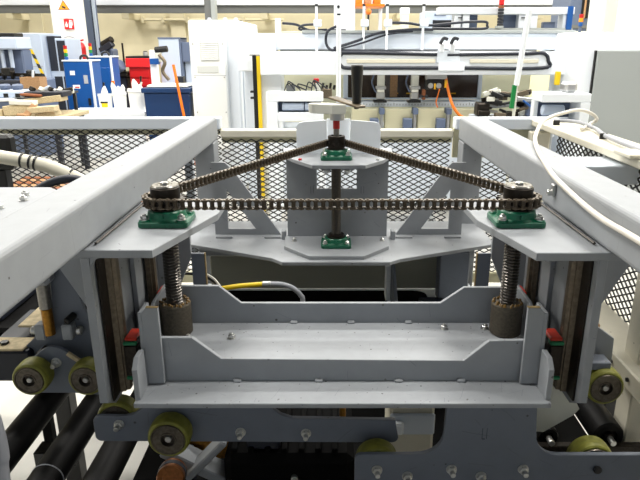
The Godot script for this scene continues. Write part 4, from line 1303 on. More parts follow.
	bx(t, "door_seam", M.print_grey, -5.62, -5.32, 1.30, 1.312, -11.5, -11.495, 0.0)
	# lathe-like machine at the left edge
	t = thing("bench_machine", "blue and black bench machine at the left edge of the picture", "machine", Vector3(-4.95, 0, -9.6))
	bx(t, "base", M.slate, -5.6, -4.50, 0.0, 1.18, -10.1, -9.5, 0.02)
	bx(t, "head", M.pale_blue, -5.6, -4.76, 1.62, 1.80, -10.0, -9.5, 0.02)
	bx(t, "head_cap", M.black, -5.3, -4.82, 1.80, 1.86, -9.9, -9.6, 0.01)
	bx(t, "column_back", M.slate, -5.5, -4.78, 1.18, 1.62, -10.0, -9.7, 0.02)
	for x in [-5.05, -4.92]:
		st = mb()
		cyl(st, Vector3(x, 1.35, -9.62), Vector3(x, 1.62, -9.62), 0.03, 10)
		build(t, "spindle", st, M.pale_blue)
	st = mb()
	bar(st, Vector3(-5.5, 1.27, -9.5), Vector3(-4.40, 1.25, -9.4), 0.06, 0.05)
	build(t, "slide_bar", st, M.dark_steel)
	for k in 5:
		st = mb()
		bar(st, Vector3(-5.1 + k * 0.13, 1.20, -9.42), Vector3(-5.06 + k * 0.13, 1.24 + 0.04 * (k % 3), -9.36), 0.05, 0.06, Vector3.BACK, 0.01)
		build(t, "tool_post", st, M.dark_steel if k % 2 == 0 else M.black)
	bx(t, "chip_tray", M.shelf_dark, -5.5, -4.45, 1.02, 1.18, -9.5, -9.3, 0.01)
	bx(t, "slide_block", M.black, -4.98, -4.84, 1.24, 1.36, -9.5, -9.36, 0.01)
	bx(t, "slide_knob", M.black, -4.62, -4.50, 1.26, 1.33, -9.45, -9.38, 0.02)
	# wooden stack on a low bench
	t = thing("pallet_bench", "low pallet bench under the timber and castings at left", "bench", Vector3(-3.9, 0, -8.2))
	bx(t, "deck", M.wood, -4.9, -3.42, 0.77, 0.82, -8.6, -7.6, 0.005)
	for x in [-4.8, -3.5]:
		for z in [-8.5, -7.7]:
			bx(t, "leg", M.shelf_dark, x - 0.03, x + 0.03, 0.0, 0.77, z - 0.03, z + 0.03, 0.003)
	pallet(Vector3(-3.35, 0.0, -7.0), "brown wooden pallet lying on the floor behind the left mesh guard")
	pallet(Vector3(-2.35, 0.0, -6.4), "brown pallet on the floor closer to the switch cabinet")
	t = thing("black_crate", "low black crate on the floor seen through the middle mesh", "crate", Vector3(0.55, 0, -4.6))
	bx(t, "body", M.shelf_dark, 0.30, 0.85, 0.0, 0.30, -4.9, -4.3, 0.01)
	bx(t, "lid", M.beam_grey, 0.29, 0.86, 0.30, 0.32, -4.91, -4.29, 0.004)
	var planks := [
		[-4.40, -4.13, 0.77, 0.865, -7.75, -7.62, 0, M.wood, "short cream timber end at the left picture edge"],
		[-4.12, -3.74, 0.80, 0.92, -7.80, -7.64, 5, M.wood, "cream timber beam lying across the middle of the pallet bench"],
		[-3.72, -3.46, 0.77, 0.83, -7.80, -7.62, 8, M.wood, "cream board sloping at the right end of the pallet bench"],
		[-3.95, -3.48, 0.92, 1.00, -8.10, -7.86, 6, M.wood, "weathered timber beam behind the front timber"],
		[-3.98, -3.72, 1.01, 1.04, -7.98, -7.84, -4, M.wood_red, "thin reddish strip of wood on the timber pile"],
		[-3.78, -3.44, 0.835, 0.905, -7.72, -7.56, 4, M.wood, "cream timber block at the right end of the pile"],
		[-4.02, -3.72, 0.922, 0.975, -7.76, -7.62, -2, M.bevel_white, "pale painted timber on top of the front beam"],
		[-4.45, -4.05, 0.95, 0.985, -7.9, -7.7, 3, M.white2, "white slat under the castings on the pallet bench"]]
	for p in planks:
		st = mb()
		var b := Basis(Vector3.BACK, deg_to_rad(p[6]))
		cbox(st, Vector3(p[0] + p[1], p[2] + p[3] + 0.11, p[4] + p[5]) * 0.5, Vector3(p[1] - p[0], p[3] - p[2], p[5] - p[4]), 0.006, b)
		var o := build(self, "timber", st, p[7])
		tag(o, p[8], "timber", "timber on the pallet bench")
	t = thing("timber_offcut", "broken brown timber offcut leaning on the front beams", "timber", Vector3(-3.76, 0.79, -7.62))
	st = mb()
	bar(st, Vector3(-3.82, 0.83, -7.55), Vector3(-3.70, 0.98, -7.62), 0.07, 0.05, Vector3.BACK, 0.01)
	build(t, "splinter", st, M.card)
	st = mb()
	bar(st, Vector3(-3.90, 0.85, -7.58), Vector3(-3.76, 0.85, -7.52), 0.08, 0.06, Vector3.UP, 0.01)
	build(t, "block", st, M.card)
	# castings on the timber
	t = thing("grey_casting", "grey ribbed machine casting lying on the timber pile at left", "casting", Vector3(-4.2, 1.0, -7.9))
	bx(t, "body", M.pale_blue, -4.45, -3.95, 1.040, 1.140, -8.1, -7.85, 0.02)
	for x in [-4.38, -4.22, -4.06]:
		bx(t, "lug", M.slate, x - 0.05, x + 0.05, 1.140, 1.210, -8.05, -7.9, 0.02)
	for x in [-4.30, -4.15, -4.0]:
		bx(t, "slot", M.black, x - 0.04, x + 0.02, 1.050, 1.100, -7.86, -7.845, 0.0)
	t = thing("dark_casting", "dark iron castings in a tray behind the timber pile", "casting", Vector3(-3.75, 1.0, -8.0))
	bx(t, "tray", M.shelf_dark, -3.97, -3.46, 1.050, 1.120, -8.2, -7.9, 0.01)
	for k in 4:
		st = mb()
		cyl(st, Vector3(-3.9 + k * 0.12, 1.12, -8.0), Vector3(-3.88 + k * 0.12, 1.165, -8.02), 0.04 - 0.004 * k, 12, 0.006)
		build(t, "casting", st, M.dark_steel if k % 2 == 0 else M.bevel_white)
	t = thing("cardboard_box", "open brown cardboard box on the bench behind the timber", "box", Vector3(-4.1, 1.08, -8.45))
	bx(t, "front_side", M.card, -4.235, -3.97, 1.08, 1.27, -8.42, -8.41, 0.0)
	bx(t, "left_side", M.card, -4.235, -4.225, 1.08, 1.27, -8.62, -8.42, 0.0)
	bx(t, "right_side", M.card, -3.98, -3.97, 1.08, 1.27, -8.62, -8.42, 0.0)
	bx(t, "back_side", M.card, -4.235, -3.97, 1.08, 1.27, -8.63, -8.62, 0.0)
	bx(t, "bottom", M.card, -4.235, -3.97, 1.075, 1.085, -8.63, -8.41, 0.0)
	st = mb()
	bar(st, Vector3(-4.12, 1.1, -8.5), Vector3(-4.08, 1.36, -8.5), 0.03, 0.02)
	build(t, "strip_inside", st, M.white2)
	var sh := thing("box_shelf", "dark shelf board carrying the cardboard box", "shelf", Vector3(-4.1, 0.0, -8.5))
	bx(sh, "board", M.shelf_dark, -4.5, -3.6, 1.045, 1.075, -8.75, -8.35, 0.004)
	for x in [-4.45, -3.65]:
		bx(sh, "leg", M.shelf_dark, x - 0.02, x + 0.02, 0.0, 1.045, -8.75, -8.70, 0.003)
	var cr := RandomNumberGenerator.new()
	cr.seed = 77
	var spots := ["left of the cardboard box", "in front of the cardboard box", "right of the cardboard box", "over the dark tray", "near the blue cabinet", "at the far left of the bench"]
	for k in 6:
		var cxx: float = [-4.40, -4.12, -3.86, -3.72, -3.56, -4.52][k]
		var cm := thing("machined_part", "odd grey machined part " + spots[k], "metal part", Vector3(cxx, 1.075, -8.38), "loose machined parts on the bench")
		st = mb()
		cyl(st, Vector3(cxx - 0.06, 1.10, -8.36), Vector3(cxx + 0.05, 1.10 + cr.randf_range(-0.01, 0.05), -8.34), 0.028, 12, 0.004)
		build(cm, "barrel", st, [M.steel, M.dark_steel, M.pale_blue][k % 3])
		st = mb()
		cbox(st, Vector3(cxx + 0.03, 1.10, -8.37), Vector3(0.05, 0.05 + 0.02 * (k % 3), 0.04), 0.006)
		build(cm, "lug", st, [M.slate, M.bevel_white, M.dark_steel][k % 3])
	# white bench with buckets
	t = thing("white_bench", "low white bench carrying the buckets", "bench", Vector3(-3.5, 0, -9.6))
	bx(t, "top", M.white, -4.10, -2.85, 0.65, 0.715, -9.95, -9.30, 0.006)
	bx(t, "front_panel", M.white, -4.05, -2.9, 0.0, 0.65, -9.4, -9.36, 0.004)
	bucket(Vector3(-3.525, 0.715, -9.55), 0.104, 0.25, "white bucket with yellow black label on the bench", true, 0)
	bucket(Vector3(-3.30, 0.715, -9.55), 0.105, 0.28, "middle white bucket crammed with pale rags", false, 1)
	bucket(Vector3(-3.03, 0.715, -9.55), 0.130, 0.33, "largest white bucket beside the navy bin", false, 2)
	# navy bin
	t = thing("navy_bin", "navy blue plastic bin with a rim beside the buckets", "bin", Vector3(-2.42, 0, -9.2))
	st = mb()
	prism(st, pv([-2.72, 0.0, -2.12, 0.0, -2.085, 1.02, -2.755, 1.02]), Vector3(0, 0, -9.6), Vector3.RIGHT, Vector3.UP, Vector3.BACK, 0.6, 0.01)
	build(t, "body", st, M.navy)
	bx(t, "rim", M.navy, -2.78, -2.06, 1.02, 1.09, -9.63, -8.97, 0.01)
	bx(t, "contents", M.bevel_white, -2.72, -2.12, 1.085, 1.13, -9.55, -9.05, 0.03)
	t = thing("orange_stick", "orange wooden pole leaning beside the navy bin", "pole", Vector3(-2.2, 0, -8.8))
	st = mb()
	cyl(st, Vector3(-2.03, 0.0, -8.75), Vector3(-2.26, 1.42, -8.90), 0.02, 10)
	build(t, "shaft", st, M.orange)
	t = thing("grey_crate", "dark grey crate between the navy bin and the switch cabinet", "crate", Vector3(-1.9, 0, -9.2))
	bx(t, "body", M.beam_grey, -2.02, -1.75, 0.0, 1.12, -9.5, -9.1, 0.01)
	bx(t, "lid", M.white2, -2.04, -1.73, 1.12, 1.16, -9.52, -9.08, 0.005)
	# drill press stand
	t = thing("drill_stand", "white drill stand with black motor behind the navy bin", "drill", Vector3(-3.1, 0, -11.0))
	bx(t, "column", M.white, -3.20, -3.08, 0.0, 1.60, -11.1, -10.98, 0.01)
	st = mb()
	cyl(st, Vector3(-3.08, 1.60, -10.95), Vector3(-2.86, 1.62, -10.95), 0.055, 16, 0.01)
	build(t, "motor", st, M.black)
	bx(t, "blue_clamp", M.blue, -3.18, -3.02, 1.36, 1.46, -11.0, -10.9, 0.01)
	bx(t, "table", M.white2, -3.2, -2.7, 0.95, 1.02, -11.2, -10.8, 0.01)
	bx(t, "vise", M.shelf_dark, -2.75, -2.60, 1.02, 1.16, -11.0, -10.85, 0.01)
	bx(t, "head", M.bevel_white, -3.08, -2.98, 1.40, 1.62, -11.0, -10.92, 0.01)
	st = mb()
	tube(st, [Vector3(-3.0, 1.52, -10.9), Vector3(-2.9, 1.4, -10.85), Vector3(-2.95, 1.25, -10.85), Vector3(-2.85, 1.1, -10.85)], 0.03, 8, 5)
	build(t, "hose", st, M.brown_steel)
	# lockers
	t = thing("pale_locker", "pale blue steel locker against the back wall", "locker", Vector3(-3.5, 0, -13.6))
	bx(t, "body", M.pale_blue, -3.71, -3.28, 0.0, 1.82, -14.1, -13.5, 0.01)
	bx(t, "edge", M.slate, -3.28, -3.24, 0.0, 1.82, -14.1, -13.52, 0.0)
	bx(t, "top_strip", M.slate, -3.72, -3.24, 1.80, 1.835, -14.1, -13.49, 0.0)
	t = thing("dark_cabinet", "small slate cabinet beside the pale locker", "cabinet", Vector3(-3.17, 0, -13.6))
	bx(t, "body", M.slate, -3.24, -3.06, 1.33, 1.74, -14.0, -13.55, 0.01)
	bx(t, "stand", M.pale_blue, -3.22, -3.08, 0.0, 1.33, -13.9, -13.7, 0.005)
	# red tool chest
	t = thing("tool_chest", "red roller tool chest with drawers at the back wall", "tool chest", Vector3(-4.0, 0, -13.1))
	bx(t, "body", M.red, -4.25, -3.80, 0.25, 1.40, -13.6, -13.05, 0.01)
	for k in 5:
		bx(t, "drawer", M.red, -4.22, -3.83, 0.35 + k * 0.17, 0.49 + k * 0.17, -13.05, -13.02, 0.006)
	bx(t, "lid", M.sign_red, -4.29, -3.77, 1.24, 1.42, -13.6, -12.98, 0.01)
	bx(t, "worktop", M.black, -4.28, -3.79, 1.42, 1.46, -13.6, -13.0, 0.005)
	for x in [-4.15, -3.88]:
		bx(t, "caster", M.black, x - 0.06, x + 0.06, 0.0, 0.25, -13.5, -13.2, 0.02)
	t = thing("silver_jar", "small silver jar on the red tool chest", "jar", Vector3(-3.95, 1.46, -13.3))
	st = mb()
	cyl(st, Vector3(-3.95, 1.46, -13.3), Vector3(-3.95, 1.54, -13.3), 0.05, 12, 0.008)
	build(t, "body", st, M.silver)
	st = mb()
	cyl(st, Vector3(-3.95, 1.54, -13.3), Vector3(-3.95, 1.56, -13.3), 0.04, 12)
	build(t, "lid", st, M.black)
	# milling machine
	t = thing("milling_machine", "dark grey milling machine with a tilted head behind the buckets", "machine", Vector3(-4.65, 0, -13.4))
	bx(t, "column", M.slate, -4.95, -4.72, 0.0, 1.60, -13.9, -13.5, 0.03)
	st = mb()
	bar(st, Vector3(-4.92, 1.55, -13.4), Vector3(-4.62, 1.72, -13.3), 0.14, 0.12, Vector3.BACK, 0.02)
	build(t, "head", st, M.shelf_dark)
	st = mb()
	cyl(st, Vector3(-4.88, 1.68, -13.4), Vector3(-4.62, 1.80, -13.3), 0.07, 14, 0.02)
	build(t, "motor", st, M.dark_steel)
	st = mb()
	bar(st, Vector3(-4.85, 1.55, -13.35), Vector3(-4.62, 1.05, -13.2), 0.12, 0.10, Vector3.BACK, 0.02)
	build(t, "quill", st, M.slate)
	bx(t, "table", M.dark_steel, -4.8, -4.28, 1.05, 1.15, -13.6, -13.0, 0.02)
	st = mb()
	cyl(st, Vector3(-4.5, 1.22, -13.0), Vector3(-4.35, 1.30, -12.95), 0.12, 16, 0.02)
	build(t, "chuck", st, M.slate)
	bx(t, "knee", M.shelf_dark, -4.75, -4.35, 0.0, 1.05, -13.55, -13.15, 0.03)
	st = mb()
	cyl(st, Vector3(-4.42, 1.15, -13.3), Vector3(-4.42, 1.72, -13.3), 0.02, 8)
	build(t, "rod", st, M.dark_steel)

func blue_cabinet(p: Vector3, w: float, h: float, front: bool) -> void:
	var lab := "blue machine cabinet with signal lamp in front of the white column" if front else "blue cabinet with open side standing behind the first one"
	var t := thing("blue_cabinet", lab, "cabinet", p, "blue machine cabinets")
	bx(t, "body", M.blue, p.x - w * 0.5, p.x + w * 0.5, 0.05, h, p.z - 0.3, p.z + 0.2, 0.012)
	bx(t, "top_trim", M.white2, p.x - w * 0.5 - 0.015, p.x + w * 0.5 + 0.015, h, h + 0.025, p.z - 0.31, p.z + 0.21, 0.004)
	bx(t, "side_trim", M.white2, p.x + w * 0.5, p.x + w * 0.5 + 0.035, 0.05, h + 0.025, p.z + 0.16, p.z + 0.205, 0.004)
	bx(t, "plinth", M.black, p.x - w * 0.45, p.x + w * 0.45, 0.0, 0.05, p.z - 0.25, p.z + 0.15, 0.004)
	var zf := p.z + 0.2
	if front:
		bx(t, "white_plate", M.sign_white, p.x - 0.12, p.x - 0.04, h - 0.22, h - 0.15, zf, zf + 0.006, 0.001)
		bx(t, "label_plate", M.sign_white, p.x - 0.10, p.x + 0.02, h - 0.44, h - 0.38, zf, zf + 0.006, 0.001)
		bx(t, "red_print", M.sign_red, p.x - 0.06, p.x + 0.01, h - 0.43, h - 0.41, zf + 0.005, zf + 0.008, 0.0)
		bx(t, "handle", M.black, p.x + 0.14, p.x + 0.18, h - 0.72, h - 0.60, zf, zf + 0.03, 0.004)
		bx(t, "control_plate", M.print_grey, p.x + 0.10, p.x + 0.17, h - 0.36, h - 0.22, zf, zf + 0.008, 0.002)
	else:
		bx(t, "inner_door", M.blue, p.x + 0.02, p.x + 0.19, h - 0.75, h - 0.18, zf, zf + 0.02, 0.004)
		bx(t, "side_panel", M.grey_panel, p.x - 0.14, p.x + 0.0, 0.1, h - 0.1, zf, zf + 0.012, 0.004)
		var cst := mb()
		tube(cst, [Vector3(p.x - 0.08, h - 0.15, zf + 0.03), Vector3(p.x - 0.04, h - 0.4, zf + 0.06), Vector3(p.x - 0.07, h - 0.7, zf + 0.05), Vector3(p.x - 0.03, h - 0.95, zf + 0.03)], 0.02, 8, 5)
		build(t, "cable_bunch", cst, M.black)
		bx(t, "orange_switch", M.orange, p.x + 0.20, p.x + 0.25, h - 0.50, h - 0.42, zf - 0.02, zf + 0.03, 0.004)
	var x := p.x - w * 0.5 + 0.03
	var cols := [M.blue, M.traffic_green, M.traffic_yellow, M.red]
	for k in 4:
		var st := mb()
		cyl(st, Vector3(x, h + 0.02 + k * 0.06, p.z + 0.1), Vector3(x, h + 0.075 + k * 0.06, p.z + 0.1), 0.03, 12, 0.003)
		build(t, "signal_lamp", st, cols[k])
	var st2 := mb()
	tube(st2, [Vector3(p.x + 0.0, h + 0.02, p.z), Vector3(p.x + 0.02, h + 0.08, p.z), Vector3(p.x + 0.10, h + 0.09, p.z), Vector3(p.x + 0.14, h + 0.03, p.z)], 0.02, 8, 5)
	build(t, "cable_gland", st2, M.black)

func bucket(p: Vector3, r: float, h: float, label: String, badge: bool, kind: int) -> void:
	var t := thing("bucket", label, "bucket", p, "white plastic buckets")
	var st := mb()
	lathe(st, [Vector2(0, 0), Vector2(r * 0.86, 0), Vector2(r * 0.99, h * 0.86), Vector2(r * 1.06, h * 0.87), Vector2(r * 1.06, h * 0.93), Vector2(r * 1.0, h * 0.94), Vector2(r * 1.03, h), Vector2(r * 0.96, h), Vector2(r * 0.94, h * 0.6), Vector2(0, h * 0.6)], p, Vector3.UP, 24)
	build(t, "pail", st, M.plastic_white)
	if badge:
		st = mb()
		lathe(st, [Vector2(r * 0.965, h * 0.22), Vector2(r * 0.975, h * 0.22), Vector2(r * 0.99, h * 0.58), Vector2(r * 0.98, h * 0.58)], p, Vector3.UP, 24)
		bx(t, "yellow_label", M.yellow, p.x - r * 0.3, p.x + r * 0.6, p.y + h * 0.22, p.y + h * 0.46, p.z + r * 0.85, p.z + r * 0.97, 0.002)
		bx(t, "black_label", M.chalk, p.x - r * 0.42, p.x + r * 0.66, p.y + h * 0.46, p.y + h * 0.56, p.z + r * 0.86, p.z + r * 0.98, 0.002)
	# rags and tools sticking out
	var rr := RandomNumberGenerator.new()
	rr.seed = 40 + kind
	for k in 4:
		var a := rr.randf_range(0, TAU)
		var q := p + Vector3(cos(a) * r * 0.4, h * 0.6, sin(a) * r * 0.3)
		st = mb()
		var top := q + Vector3(rr.randf_range(-0.08, 0.08), h * 0.35 + rr.randf_range(0.05, 0.16), rr.randf_range(-0.03, 0.03))
		if k < 2 or kind == 1:
			lathe(st, [Vector2(0.02, 0), Vector2(r * 0.42, q.distance_to(top) * 0.5), Vector2(r * 0.34, q.distance_to(top) * 0.8), Vector2(0.01, q.distance_to(top))], q, top - q, 9)
			build(t, "rag", st, M.plastic_white)
		else:
			cyl(st, q, top + Vector3(0, 0.06, 0), 0.015, 8)
			build(t, "tool_handle", st, M.black if k == 3 else M.bevel_white)

# ---------------------------------------------------------------- white switch cabinet
func switch_cabinet() -> void:
	var t := thing("switch_cabinet", "tall white switch cabinet with a ventilated cooling unit on its front", "cabinet", Vector3(-1.3, 0, -7.8))
	bx(t, "body", M.white, -1.585, -1.035, 0.06, 1.95, -8.8, -7.0, 0.015)
	bx(t, "plinth", M.grey_panel, -1.56, -1.06, 0.0, 0.06, -8.7, -7.05, 0.003)
	bx(t, "side_panel", M.white2, -1.036, -1.018, 0.1, 1.90, -8.7, -7.2, 0.004)
	var u := bx(t, "cooling_unit", M.plastic_white, -1.535, -1.165, 0.55, 1.875, -7.0, -6.87, 0.012)
	bx(u, "grille_frame", M.grille, -1.437, -1.235, 1.525, 1.735, -6.87, -6.862, 0.002)
	for k in 9:
		bx(u, "slat", M.plastic_white, -1.43, -1.242, 1.535 + k * 0.0215, 1.550 + k * 0.0215, -6.866, -6.853, 0.002)
	bx(u, "lower_vent", M.grille, -1.48, -1.25, 1.40, 1.47, -6.87, -6.862, 0.002)
	bx(u, "seam", M.print_grey, -1.53, -1.17, 1.366, 1.371, -6.87, -6.868, 0.0)
	for p in [[-1.515, 1.70], [-1.19, 1.70], [-1.515, 1.35], [-1.19, 1.35], [-1.515, 0.97], [-1.19, 0.97]]:
		var st := mb()
		cyl(st, Vector3(p[0], p[1], -6.872), Vector3(p[0], p[1], -6.862), 0.008, 10)
		build(u, "screw", st, M.silver)
	for x in [-1.40, -1.22, -1.10]:
		var st := mb()
		cyl(st, Vector3(x, 1.945, -7.3), Vector3(x, 1.985, -7.3), 0.02, 10, 0.004)
		build(t, "lifting_eye", st, M.white2)

# ---------------------------------------------------------------- white gantry machine
func cable_carrier(pts: Array, r: float, label: String) -> void:
	var st := mb()
	tube(st, pts, r, 8, 6)
	var o := build(self, "cable_carrier", st, M.shelf_dark)
	tag(o, label, "cable", "dark cables on the white gantry")

func gantry() -> void:
	var t := thing("gantry_machine", "large white gantry machine with horizontal beams and smoked window", "machine", Vector3(0.9, 0, -6.3))
	bx(t, "lower_beam", M.white, -0.69, 2.45, 1.416, 1.615, -6.25, -6.0, 0.006)
	bx(t, "upper_beam", M.white2, -0.58, 2.42, 1.645, 1.80, -6.75, -6.32, 0.006)
	bx(t, "upper_cap", M.grey_panel, -0.30, 2.42, 1.80, 1.83, -6.75, -6.30, 0.004)
	bx(t, "beam_slot", M.beam_grey, -0.52, 2.05, 1.628, 1.645, -6.5, -6.3, 0.002)
	bx(t, "beam_shelf", M.white, -0.60, 2.30, 1.612, 1.628, -6.6, -6.1, 0.003)
	bx(t, "left_tower", M.white2, -0.935, -0.715, 0.0, 1.80, -7.1, -6.6, 0.008)
	bx(t, "tower_block", M.white, -0.93, -0.56, 1.44, 1.80, -6.6, -6.2, 0.01)
	bx(t, "tower_leg", M.white, -0.72, -0.50, 0.0, 1.42, -6.5, -6.15, 0.006)
	bx(t, "end_post", M.white, -0.575, -0.52, 1.70, 1.945, -6.5, -6.44, 0.004)
	bx(t, "portal_column", M.white, 2.24, 3.30, 0.0, 1.80, -6.4, -5.62, 0.01)
	bx(t, "portal_corner", M.white2, 2.28, 3.20, 1.55, 1.81, -6.9, -6.35, 0.01)
	var d := bx(t, "door", M.grey_panel, 2.36, 3.20, 0.2, 1.645, -5.62, -5.58, 0.006)
	bx(d, "door_seal", M.black, 2.345, 2.362, 0.2, 1.645, -5.62, -5.595, 0.001)
	for y in [1.02, 1.14]:
		var st := mb()
		tube(st, [Vector3(2.24, y, -5.70), Vector3(2.17, y, -5.68), Vector3(2.16, y - 0.01, -5.66)], 0.007, 6, 4)
		build(t, "hook", st, M.black)
	# machine bed
	bx(t, "bed", M.white2, -0.70, 2.24, 0.10, 0.86, -6.9, -6.15, 0.01)
	bx(t, "bed_foot", M.beam_grey, -0.60, 2.20, 0.0, 0.10, -6.8, -6.3, 0.003)
	bx(t, "back_panel", M.beige_panel, -0.70, 2.24, 0.86, 1.42, -7.05, -7.0, 0.003)
	# smoked window with frame
	var w := bx(t, "window", M.smoke, 0.17, 1.56, 1.152, 1.405, -6.66, -6.62, 0.002)
	for q in [[0.12, 0.17, 1.13, 1.41], [1.56, 1.60, 1.13, 1.41], [0.12, 1.60, 1.135, 1.152]]:
		bx(w, "frame", M.white2, q[0], q[1], q[2], q[3], -6.66, -6.60, 0.003)
	for x in [0.66, 0.80, 1.28]:
		bx(w, "sticker", M.traffic_yellow, x, x + 0.05, 1.19, 1.202, -6.62, -6.618, 0.0)
	bx(w, "inner_post", M.card, 0.62, 0.70, 1.16, 1.40, -6.619, -6.612, 0.0)
	var r := bx(t, "ruler_bar", M.white2, 0.13, 1.57, 1.085, 1.135, -6.55, -6.30, 0.003)
	for k in 44:
		bx(r, "tick", M.chalk, 0.17 + k * 0.031, 0.174 + k * 0.031, 1.10, 1.128 if k % 5 == 0 else 1.116, -6.30, -6.298, 0.0)
	for k in 4:
		var x0 := 0.20 + k * 0.335
		bx(t, "infeed_panel", M.beige_panel, x0, x0 + 0.27, 0.86, 1.075, -6.30, -6.18, 0.006)
		var cl := bx(t, "clamp_block", M.slate, x0 + 0.275, x0 + 0.325, 1.03, 1.09, -6.22, -6.08, 0.004)
		bx(cl, "clamp_foot", M.slate, x0 + 0.18, x0 + 0.27, 0.86, 0.99, -6.17, -6.08, 0.006)
		bx(cl, "clamp_stem", M.silver, x0 + 0.285, x0 + 0.315, 0.86, 1.03, -6.20, -6.12, 0.003)
	# processing heads
	for x in [0.49, 0.83]:
		var h := bx(t, "work_head", M.bevel_white, x - 0.035, x + 0.035, 1.24, 1.41, -6.26, -6.16, 0.006)
		bx(h, "collar", M.silver, x - 0.05, x + 0.05, 1.27, 1.30, -6.26, -6.15, 0.004)
		bx(h, "nozzle", M.silver, x - 0.042, x + 0.042, 1.165, 1.245, -6.25, -6.17, 0.01)
		bx(h, "pad", M.black, x - 0.075, x + 0.06, 1.14, 1.163, -6.26, -6.14, 0.005)
		var st2 := mb()
		tube(st2, [Vector3(x - 0.07, 1.41, -6.2), Vector3(x - 0.09, 1.33, -6.18), Vector3(x - 0.05, 1.24, -6.18)], 0.008, 6, 5)
		build(h, "air_line", st2, M.slate)
	var ch := bx(t, "camera_head", M.black, 0.93, 1.10, 1.27, 1.37, -6.22, -6.10, 0.01)
	bx(ch, "bracket", M.silver, 0.93, 1.13, 1.37, 1.416, -6.22, -6.10, 0.004)
	for x in [0.97, 1.05]:
		var st3 := mb()
		cyl(st3, Vector3(x, 1.31, -6.10), Vector3(x, 1.31, -6.07), 0.026, 14, 0.004)
		build(ch, "lens", st3, M.silver)
	bx(ch, "yellow_tab", M.traffic_yellow, 1.005, 1.022, 1.275, 1.33, -6.10, -6.085, 0.0)
	bx(ch, "yellow_tab", M.traffic_yellow, 1.11, 1.135, 1.29, 1.36, -6.12, -6.09, 0.0)
	bx(ch, "claw", M.wood_red, 0.90, 0.93, 1.17, 1.27, -6.2, -6.12, 0.006)
	bx(ch, "claw_foot", M.chalk, 0.87, 0.96, 1.19, 1.215, -6.2, -6.12, 0.004)
	# orange hose
	var st := mb()
	tube(st, [Vector3(1.12, 1.39, -6.12), Vector3(1.15, 1.25, -6.08), Vector3(1.19, 1.12, -6.02), Vector3(1.26, 1.03, -6.0), Vector3(1.33, 1.0, -6.0)], 0.014, 8, 6)
	var o := build(self, "orange_hose", st, M.orange)
	tag(o, "bright orange hose hanging below the gantry camera head", "hose")
	st = mb()
	tube(st, [Vector3(1.06, 1.28, -6.08), Vector3(1.04, 1.2, -6.07), Vector3(1.03, 1.15, -6.07), Vector3(1.05, 1.10, -6.08)], 0.006, 6, 6)
	o = build(self, "orange_wire", st, M.orange)
	tag(o, "thin orange wire below the gantry camera head", "wire")
	# standpipes with black caps
	var pipes := [[-0.152, "first"], [0.312, "second"], [0.540, "third"], [0.897, "fourth"]]
	for q in pipes:
		var p := thing("air_standpipe", "thin white standpipe with black cap, %s from the left on the gantry beam" % q[1], "pipe", Vector3(q[0], 1.628, -6.27), "standpipes on the gantry beam")
		st = mb()
		cyl(st, Vector3(q[0], 1.628, -6.27), Vector3(q[0], 2.05, -6.27), 0.013, 10)
		build(p, "tube", st, M.white)
		st = mb()
		cyl(st, Vector3(q[0], 2.05, -6.27), Vector3(q[0], 2.07, -6.27), 0.016, 10)
		build(p, "cap", st, M.chalk)
		bx(p, "valve", M.white2, q[0] - 0.03, q[0] + 0.05, 1.86, 1.93, -6.30, -6.24, 0.01)
	var p2 := thing("guard_pole", "thicker white pole in front of the gantry just left of the crank grip", "pole", Vector3(0.055, 0, -5.2))
	st = mb()
	cyl(st, Vector3(0.055, 0.0, -5.2), Vector3(0.055, 1.92, -5.2), 0.020, 12, 0.003)
	build(p2, "tube", st, M.white)
	st = mb()
	cyl(st, Vector3(0.055, 1.92, -5.2), Vector3(0.055, 1.935, -5.2), 0.016, 12)
	build(p2, "cap", st, M.chalk)
	p2 = thing("guard_pole", "leaning white pole with green sleeve right of the gantry window", "pole", Vector3(1.515, 0, -5.0))
	st = mb()
	cyl(st, Vector3(1.49, 1.38, -5.0), Vector3(1.54, 1.955, -5.0), 0.022, 12, 0.003)
	build(p2, "tube", st, M.white)
	st = mb()
	cyl(st, Vector3(1.485, 0.0, -5.0), Vector3(1.492, 1.40, -5.0), 0.012, 10)
	build(p2, "lower_rod", st, M.bevel_white)
	st = mb()
	bar(st, Vector3(1.468, 1.20, -5.0), Vector3(1.476, 1.385, -5.0), 0.03, 0.03, Vector3.BACK)
	build(p2, "green_sleeve", st, M.traffic_green)
	# light curtain at the tower
	var lc := thing("light_curtain", "yellow and black light curtain post on the gantry tower", "sensor post", Vector3(-0.73, 0, -6.4))
	bx(lc, "housing", M.black, -0.775, -0.735, 0.0, 1.60, -6.14, -6.08, 0.003)
	bx(lc, "yellow_face", M.yellow, -0.735, -0.70, 0.0, 1.59, -6.14, -6.08, 0.003)
	bx(lc, "mount", M.silver, -0.80, -0.70, 1.59, 1.605, -6.14, -6.08, 0.002)
	for y in [1.18, 1.24]:
		bx(lc, "clip", M.chalk, -0.81, -0.775, y, y + 0.02, -6.15, -6.10, 0.002)
	# cables on the beams
	cable_carrier([Vector3(-0.50, 1.90, -6.45), Vector3(-0.36, 1.885, -6.42), Vector3(-0.22, 1.83, -6.42), Vector3(-0.02, 1.83, -6.40), Vector3(0.14, 1.83, -6.4)], 0.013, "dark cable drooping from the white end post onto the gantry beam")
	cable_carrier([Vector3(-0.12, 1.885, -6.28), Vector3(-0.28, 1.88, -6.36), Vector3(-0.33, 1.845, -6.40), Vector3(-0.25, 1.83, -6.36), Vector3(-0.05, 1.835, -6.30)], 0.012, "small dark cable loop beside the first standpipe")
